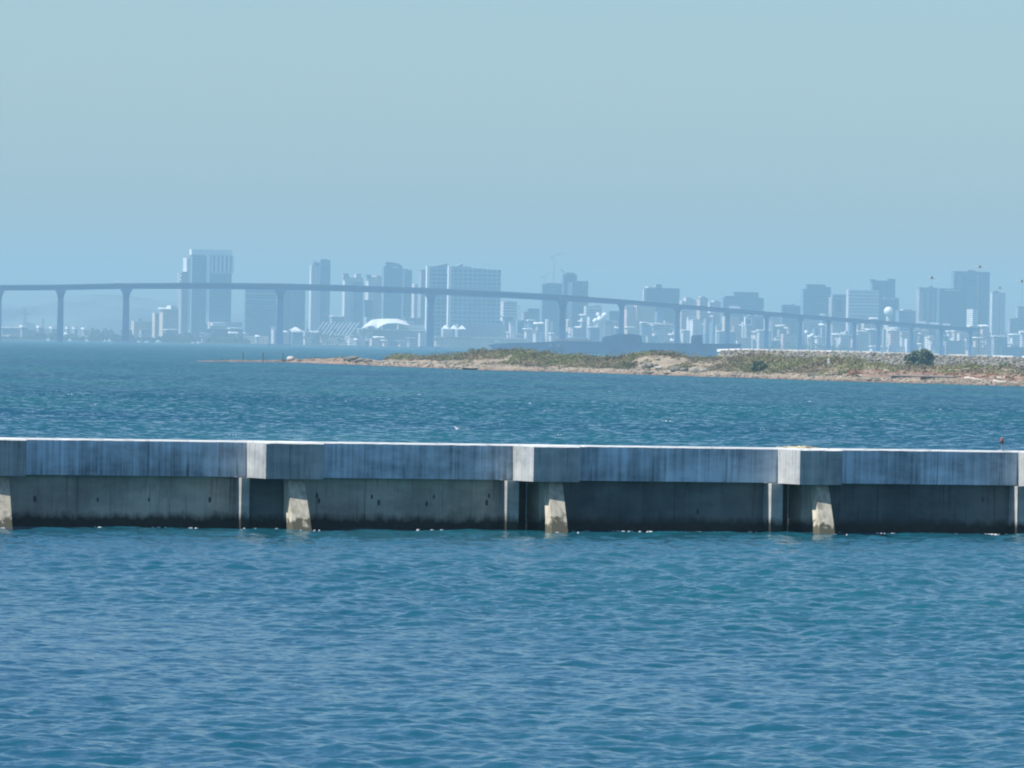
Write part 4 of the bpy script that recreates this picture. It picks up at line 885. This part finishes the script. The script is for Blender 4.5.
# low waterfront and infill buildings
low = [
 (-8, 10, 335.5, 'facade_tan', 'cream shed at the left edge of the far shore'), (9, 26, 334.5, 'facade_pink', 'pinkish shed second from the left edge of the far shore'), (24, 36, 330.5, 'facade_grey', 'grey hangar left of the first full bridge pier'),
 (20, 28, 325.5, 'white_paint', 'small white roofed box below the distant grey mast'), (37, 44, 326, 'white_paint', 'small white roofed box left of the first full pier'), (50, 56.5, 326.8, 'white_paint', 'white roofed box touching the first full pier'), (66, 70, 327, 'white_paint', 'tiny white box just right of the first full pier'), (73, 77.5, 327.2, 'white_paint', 'tiny white box, second right of the first full pier'), (82, 89, 327.8, 'white_paint', 'flat white roof left of the far dark trees'),
 (0, 20, 327.5, 'facade_grey', 'long grey shed behind the cream shed at the left edge'), (120, 132, 330, 'facade_slate', 'dark shed at the foot of the second full pier'), (139, 150, 330, 'facade_grey', 'grey shed by the water right of the second full pier'), (164, 178, 329.5, 'facade_slate', 'dark low shed below the white roofed hall'), (184, 196, 333, 'facade_grey', 'grey boathouse below the tallest tower'), (212, 230, 331, 'facade_slate', 'dark blue low block below the right side of the tallest tower'), (228, 243, 328, 'facade_blue', 'low blue block right of the tallest tower'),
 (271, 281, 326.5, 'facade_white', 'small white house at the fourth pier'), (303, 312, 333, 'facade_pale', 'pale annex right of the pyramid tent'), (330, 345, 316, 'facade_grey', 'grey block behind the ribbed hall'), (404, 424, 318, 'facade_grey', 'grey blue block right of the white sail roof'), (418, 432, 333, 'facade_pale', 'pale kiosk building left of the fifth bridge pier'),
 (527, 536, 320, 'facade_blue', 'small blue block below the bridge left of the central pair'), (533, 543, 331, 'facade_white', 'white low building at the water left of the central pair'), (546, 553, 321, 'facade_white', 'narrow white block before the broad central tower'), (549, 556, 333, 'facade_pale', 'pale low house before the broad central tower'), (557, 590, 337.5, 'facade_white', 'long white roofed shed behind the dark ship'), (571, 584, 328, 'facade_grey', 'grey low block at the foot of the tallest central tower'), (588, 600, 327, 'facade_blue', 'blue low block below the white domes'), (605, 618, 322, 'facade_grey', 'grey block left of the sixth pier foot'), (607, 620, 311, 'facade_blue', 'hazy blue block behind the sixth pier'),
 (625, 636, 327, 'facade_tan', 'tan house row right of the sixth pier'), (652, 668, 331, 'facade_pale', 'pale low block left of the seventh pier foot'), (646, 658, 336, 'facade_grey', 'grey shed behind the dark ship left of the seventh pier'), (681, 690, 330, 'facade_pale', 'pale house right of the seventh pier foot'), (681.5, 690, 331, 'white_paint', 'flat white roof right of the seventh pier foot'), (671.5, 680, 339, 'white_paint', 'bright white boat shed at the seventh pier foot'), (703, 720, 324, 'facade_blue', 'blue low block right of the cream box building'), (714, 726, 323.5, 'facade_white', 'white roofed low block right of the cream box building'), (728, 739, 323.5, 'facade_white', 'white roofed block left of the square window building'), (717, 736, 331, 'facade_blue', 'blue wide shed above the left end of the parapet'),
 (735, 752, 338, 'facade_pink', 'pink low shed above the parapet'), (751, 756, 339, 'facade_white', 'white narrow shed right of the pink shed'), (757, 772, 330, 'facade_pale', 'pale low block right of the pink shed'), (771, 788, 324, 'facade_grey', 'grey block left of the small white domes'), (781, 797, 334, 'facade_pink', 'pinkish row left of the small white domes'), (757, 800, 340, 'facade_blue', 'long low blue shed above the parapet'), (800, 824, 319.5, 'facade_pale', 'pale block right under the bridge above the small white domes'), (826, 846, 322, 'facade_grey', 'grey block under the bridge right of the small white domes'), (815, 824, 336.5, 'facade_white', 'low white roofed building right of the small white domes'), (838, 850, 335, 'facade_pale', 'pale low house below the striped block'), (848, 862, 325, 'facade_blue', 'blue block under the bridge below the striped block'), (856, 870, 331, 'facade_pale', 'pale low block right of the low blue one under the bridge'), (868, 884, 322, 'facade_grey', 'grey block below the white sphere'), (884, 900, 325, 'facade_pale', 'pale block right below the white sphere'), (870, 886, 346, 'facade_white', 'white shed just left of the dark rounded tree'), (886, 906, 346.8, 'facade_white', 'white shed touching the dark rounded tree'),
 (905, 912, 339, 'facade_white', 'small white hut above the dark rounded tree, left'), (915, 929, 330, 'facade_tan', 'cream block above the dark rounded tree'), (929, 940, 338, 'facade_white', 'bright white block right of the dark rounded tree'), (932, 944, 346.5, 'facade_pale', 'pale low block right above the rock bank'), (947, 958, 331, 'facade_pale', 'pale block with a domed white roof below the right cluster'), (957, 970, 331, 'facade_white', 'white block second left of the pole'), (944, 966, 341, 'facade_grey', 'grey low block behind the rock bank left of the pole'), (976, 983, 332, 'facade_white', 'narrow white block behind the tall pole'), (984, 991, 332.5, 'facade_white', 'white block just right of the tall pole'), (970, 1000, 348, 'facade_pink', 'pinkish long shed behind the rock bank at the tall pole'), (992, 1008, 336, 'facade_grey', 'grey blue block right of the tall pole'), (1006, 1030, 333, 'facade_blue', 'blue low block at the right edge'), (1000, 1030, 347, 'facade_slate', 'dark low shed behind the bank at the right edge'),
]
for i, (a_, b_, y, mt, lab) in enumerate(low):
    D = 11850 + (i * 37) % 90 if y > 325 else 12150 + (i * 37) % 90
    if y > 341: D = 11500
    if a_ > 860 and y > 335: D = 11300
    m_ = mt; ex = []
    if mt == 'white_paint':
        m_ = 'facade_grey'; ex = [('roof', a_ + 1.2, b_, y - .2, y + 1.6, 'white_paint', 1.5, 14)]
    elif i % 3 == 0: ex = [('roof', a_ + 1.0, b_, y - .4, y + .7, 'pale_concrete', 1, 12)]
    elif i % 3 == 1: ex = [('roof', a_ + 1.0, b_, y - .3, y + .6, 'dark_roof', 1, 12), ('extension', a_ + 2, a_ + (b_ - a_) * .5, y + 3, 345, 'facade_pale', 4, 8)]
    bld(a_, b_, y, lab, m_, min(2.2, (b_ - a_) * .3), D, ex, 'low_building', th_=R(18), top=None, group='low buildings along the far shore')
ZN = [(0, 118, 333, 337.5, 9, 'under the first bridge spans', 11820), (200, 290, 331, 337, 8, 'below the tallest tower', 11800), (330, 440, 336, 342, 9, 'below the white sail roof', 11790), (500, 560, 316, 334, 16, 'right of the hotel towers', 12000), (560, 640, 314, 336, 16, 'around the white storage domes', 12050), (640, 720, 308, 338, 22, 'around the seventh bridge pier', 12050), (720, 800, 312, 342, 24, 'below the broad blue block', 12000), (800, 880, 318, 345, 24, 'below the stepped blue tower', 11950), (880, 960, 326, 350, 22, 'behind the dark rounded tree', 11700), (960, 1030, 324, 352, 20, 'near the tall thin pole', 11700)]
rq = random.Random(44); made = {}
for (xa, xb, ya, yb, cnt, where, Dz) in ZN:
    for j in range(cnt):
        w_ = rq.uniform(3, 11); a_ = rq.uniform(xa, xb - w_); y = ya + (yb - ya) * rq.random() ** .8
        mt, word = rq.choice((('facade_white', 'white'), ('facade_pale', 'pale grey'), ('facade_tan', 'cream'), ('facade_pink', 'pinkish'), ('facade_grey', 'grey'), ('facade_blue', 'blue grey')))
        sz_ = 'narrow' if w_ < 5 else 'small' if w_ < 8 else 'wide'
        hi_ = 'tall' if y < ya + (yb - ya) * .4 else 'low'
        rf_ = rq.choice((None, None, 'white_paint', 'pale_concrete', 'dark_roof'))
        ex = [('roof', a_ + .6, a_ + w_, y - rq.uniform(.4, 1.2), y + .5, rf_, 1, 12)] if rf_ else []
        rw_ = {None: 'flat', 'white_paint': 'white', 'pale_concrete': 'pale', 'dark_roof': 'dark'}[rf_]
        lab = f'{sz_} {hi_} {word} house, {rw_} roof, {where}'
        if len(made.get(lab, [])) >= 3: continue
        ho_ = bld(a_, a_ + w_, y, lab, mt, min(2.4, w_ * .35), Dz + (j * 29) % 180 - (y - ya) * 3, ex, 'house', th_=R(rq.choice((8, 18, 24, 30))), top=None, group='houses along the far shore'); made.setdefault(lab, []).append((a_, ho_))
for lab, lst in made.items():
    lst.sort(key=lambda e: e[0])
    if len(lst) > 1:
        for (a_, ho_), wd_ in zip(lst, ('left', 'right') if len(lst) == 2 else ('left', 'middle', 'right')): ho_['label'] = lab + f', {wd_} one'
# scattered small houses on the slope, farther back
rb = random.Random(12)
# far trees: dark clumps read as one mass
V = []; Fc = []
for (x0, x1, yt, dens) in ((88, 118, 327, 1.2), (118, 135, 331, .8), (160, 196, 331, 1), (206, 245, 332, .7), (30, 60, 332, .8), (300, 345, 329, .4), (560, 700, 340, .5), (760, 860, 342, .6), (-20, 250, 336.5, 1.2)):
    for j in range(int((x1 - x0) * 26 * dens)):
        px = rb.uniform(x0, x1); D = rb.uniform(11790, 11840); edge = min(1, (px - x0) / 4, (x1 - px) / 4); hy = .75 + .25 * math.sin(px * .7) * math.sin(px * .23)
        zt = (zat(px, yt, D) - 2) * hy * (.4 + .6 * edge); z = 2 + zt * rb.random() ** .7; x = xat(px, D); s_ = rb.uniform(1.0, 2.2); b_ = len(V)
        ax = Vector((rb.gauss(0, 1), rb.gauss(0, 1), rb.gauss(0, 1) + .4)).normalized(); u_ = ax.orthogonal().normalized() * s_; v_ = ax.cross(u_)
        for e, f_ in ((-1, -.7), (1, -.5), (.2, 1.1)): V.append((x + u_.x * e + v_.x * f_, D + u_.y * e + v_.y * f_, z + u_.z * e + v_.z * f_))
        Fc.append((b_, b_ + 1, b_ + 2))
tag(npmesh('shore_trees', V, Fc, 'leaf_far'), 'dark line of trees along the far city shore', 'trees', kind='stuff')

# boats on the far shore
def boat(px, wd, hp, label, D=11600, sail=False):
    k = D / F; L_ = wd * k; b = thing('moored_boat', label, 'boat', (xat(px, D), D, 0), 0, 'white boats moored on the far shore')
    hs = []
    for q_, a_, h_ in ((-.5, .8, 1.0), (-.2, 1, .9), (.2, .9, 1.0), (.5, .05, 1.25)): hs.append([(q_ * L_, -a_ * L_ * .14, h_ * 2.4), (q_ * L_, -a_ * L_ * .1, 0), (q_ * L_, 0, -.5), (q_ * L_, a_ * L_ * .1, 0), (q_ * L_, a_ * L_ * .14, h_ * 2.4)])
    MB().loft(hs).build('hull', 'white_paint', b)
    MB().rect_loft([(2.2, -.05 * L_, 0, L_ * .28, L_ * .09), (hp * k * .6, -.08 * L_, 0, L_ * .22, L_ * .07)]).build('cabin', 'white_paint', b)
    MB().cyl(0, 0, 2, hp * k * (1.6 if sail else 1.0), .25, .15, 6).build('mast', 'grey_metal', b)
for a_ in ((48.5, 4, 4.5, 'white boat left of the first full pier', 1), (60.5, 8, 3.5, 'wide pale boat at the foot of the first full pier', 0), (70, 4, 4.5, 'tall white boat just right of the first full pier', 1), (87, 4, 4, 'white boat midway between the first and second full piers', 1), (105, 3, 3.5, 'left of two white boats before the second full pier', 0), (109.5, 4, 4.5, 'right of two white boats before the second full pier', 1), (139, 5, 3, 'flat white boat right of the second full pier', 0), (147, 5, 3, 'second flat white boat right of the second full pier', 0), (158.5, 7, 4.5, 'large white motor yacht below the beige blocks', 0), (198.5, 5, 4, 'white boat below the tallest tower', 1), (193, 3, 3.4, 'small white boat just left of the one below the tallest tower', 0)):
    boat(a_[0], a_[1], a_[2], a_[3], sail=bool(a_[4]))
# distant warship with a lattice mast
D = 13200; k = D / F; p = P(28, 326, D)
ws = thing('warship', 'hazy grey warship with a tall stepped mast at the left of the bridge', 'ship', (p[0], D, 0))
MB().prism([(-20 * k, 0), (26 * k, 0), (30 * k, 12 * k), (-22 * k, 9.5 * k)], -9, 9).build('hull', 'grey_metal', ws)
MB().prism([(-7 * k, 9 * k), (9 * k, 9 * k), (6 * k, 17 * k), (-4 * k, 18 * k)], -7, 7).build('superstructure', 'grey_metal', ws)
MB().prism([(-5 * k, 17 * k), (-1 * k, 17 * k), (-3 * k, 33 * k), (-4 * k, 33 * k)], -2, 2).box(-9 * k, 1.5 * k, -1, 1, 25.5 * k, 27 * k).box(-7 * k, -1 * k, -1, 1, 29.5 * k, 30.3 * k).build('mast', 'grey_metal', ws)
MB().box(14 * k, 16 * k, -2, 2, 9 * k, 22 * k).build('funnel', 'grey_metal', ws)
# big dark ship behind the spit
D = 7000; k = D / F; x0 = xat(632, D); rlp = lambda px, y: (xat(px, D) - x0, zat(px, y, D))
sh_ = thing('cargo_ship', 'long dark blue hull of a moored ship seen behind the dunes', 'ship', (x0, D, 0))
MB().prism([(rlp(500, 340)[0], -1), (rlp(738, 340)[0], -1), rlp(741, 343.8), rlp(700, 343.6), rlp(640, 342.7), rlp(560, 341.0), rlp(540, 342.2), rlp(496, 343.6), rlp(488, 345.5)], -9, 9).build('hull', 'navy_grey', sh_)
MB().prism([rlp(601, 343), rlp(642, 343), rlp(641, 335.4), rlp(630, 333.8), rlp(616, 334.4), rlp(603, 337)], -7, 7).build('superstructure', 'navy_grey', sh_)
MB().prism([rlp(691, 344), rlp(702.5, 344), rlp(702, 335), rlp(691.5, 335.4)], -6, 6).build('deck_house', 'navy_grey', sh_)
MB().prism([rlp(556, 341.6), rlp(590, 342.2), rlp(590, 339.6), rlp(557, 339)], -5, 5).build('deck_house', 'grey_metal', sh_)
for px, y in ((612, 328), (634, 329), (697, 330), (545, 334)): q_ = rlp(px, y); MB().cyl(q_[0], 0, rlp(px, 343)[1], q_[1], .25, .15, 6).build('mast', 'grey_metal', sh_)
for px, y in ((550.5, 345.5), (558.5, 345.5)): q_ = rlp(px, y); MB().prism([(q_[0] - 1.5, q_[1] - 1.2), (q_[0] + 1.5, q_[1] - 1.2), (q_[0] + .9, q_[1] + 1.4), (q_[0] - .9, q_[1] + 1.4)], -9.6, -9.1).build('hull_mark', 'grey_metal', sh_)

# ------------------------------------------------------------------ haze
hz = MB().box(-3200, 3200, -60, 17600, -4.5, 192).build('haze', 'foam')
m = bpy.data.materials.new('haze_air'); m.use_nodes = True; t_ = m.node_tree; t_.nodes.clear()
o_ = t_.nodes.new('ShaderNodeOutputMaterial'); v_ = t_.nodes.new('ShaderNodeVolumePrincipled')
v_.inputs['Density'].default_value = 8.0e-5; v_.inputs['Color'].default_value = (.44, .79, 1.0, 1); v_.inputs['Anisotropy'].default_value = 0.0
v_.inputs['Density Attribute'].default_value = ''
t_.links.new(v_.outputs[0], o_.inputs['Volume']); hz.data.materials.clear(); hz.data.materials.append(m)
tag(hz, 'pale blue sea haze over the whole bay', 'haze', kind='stuff')
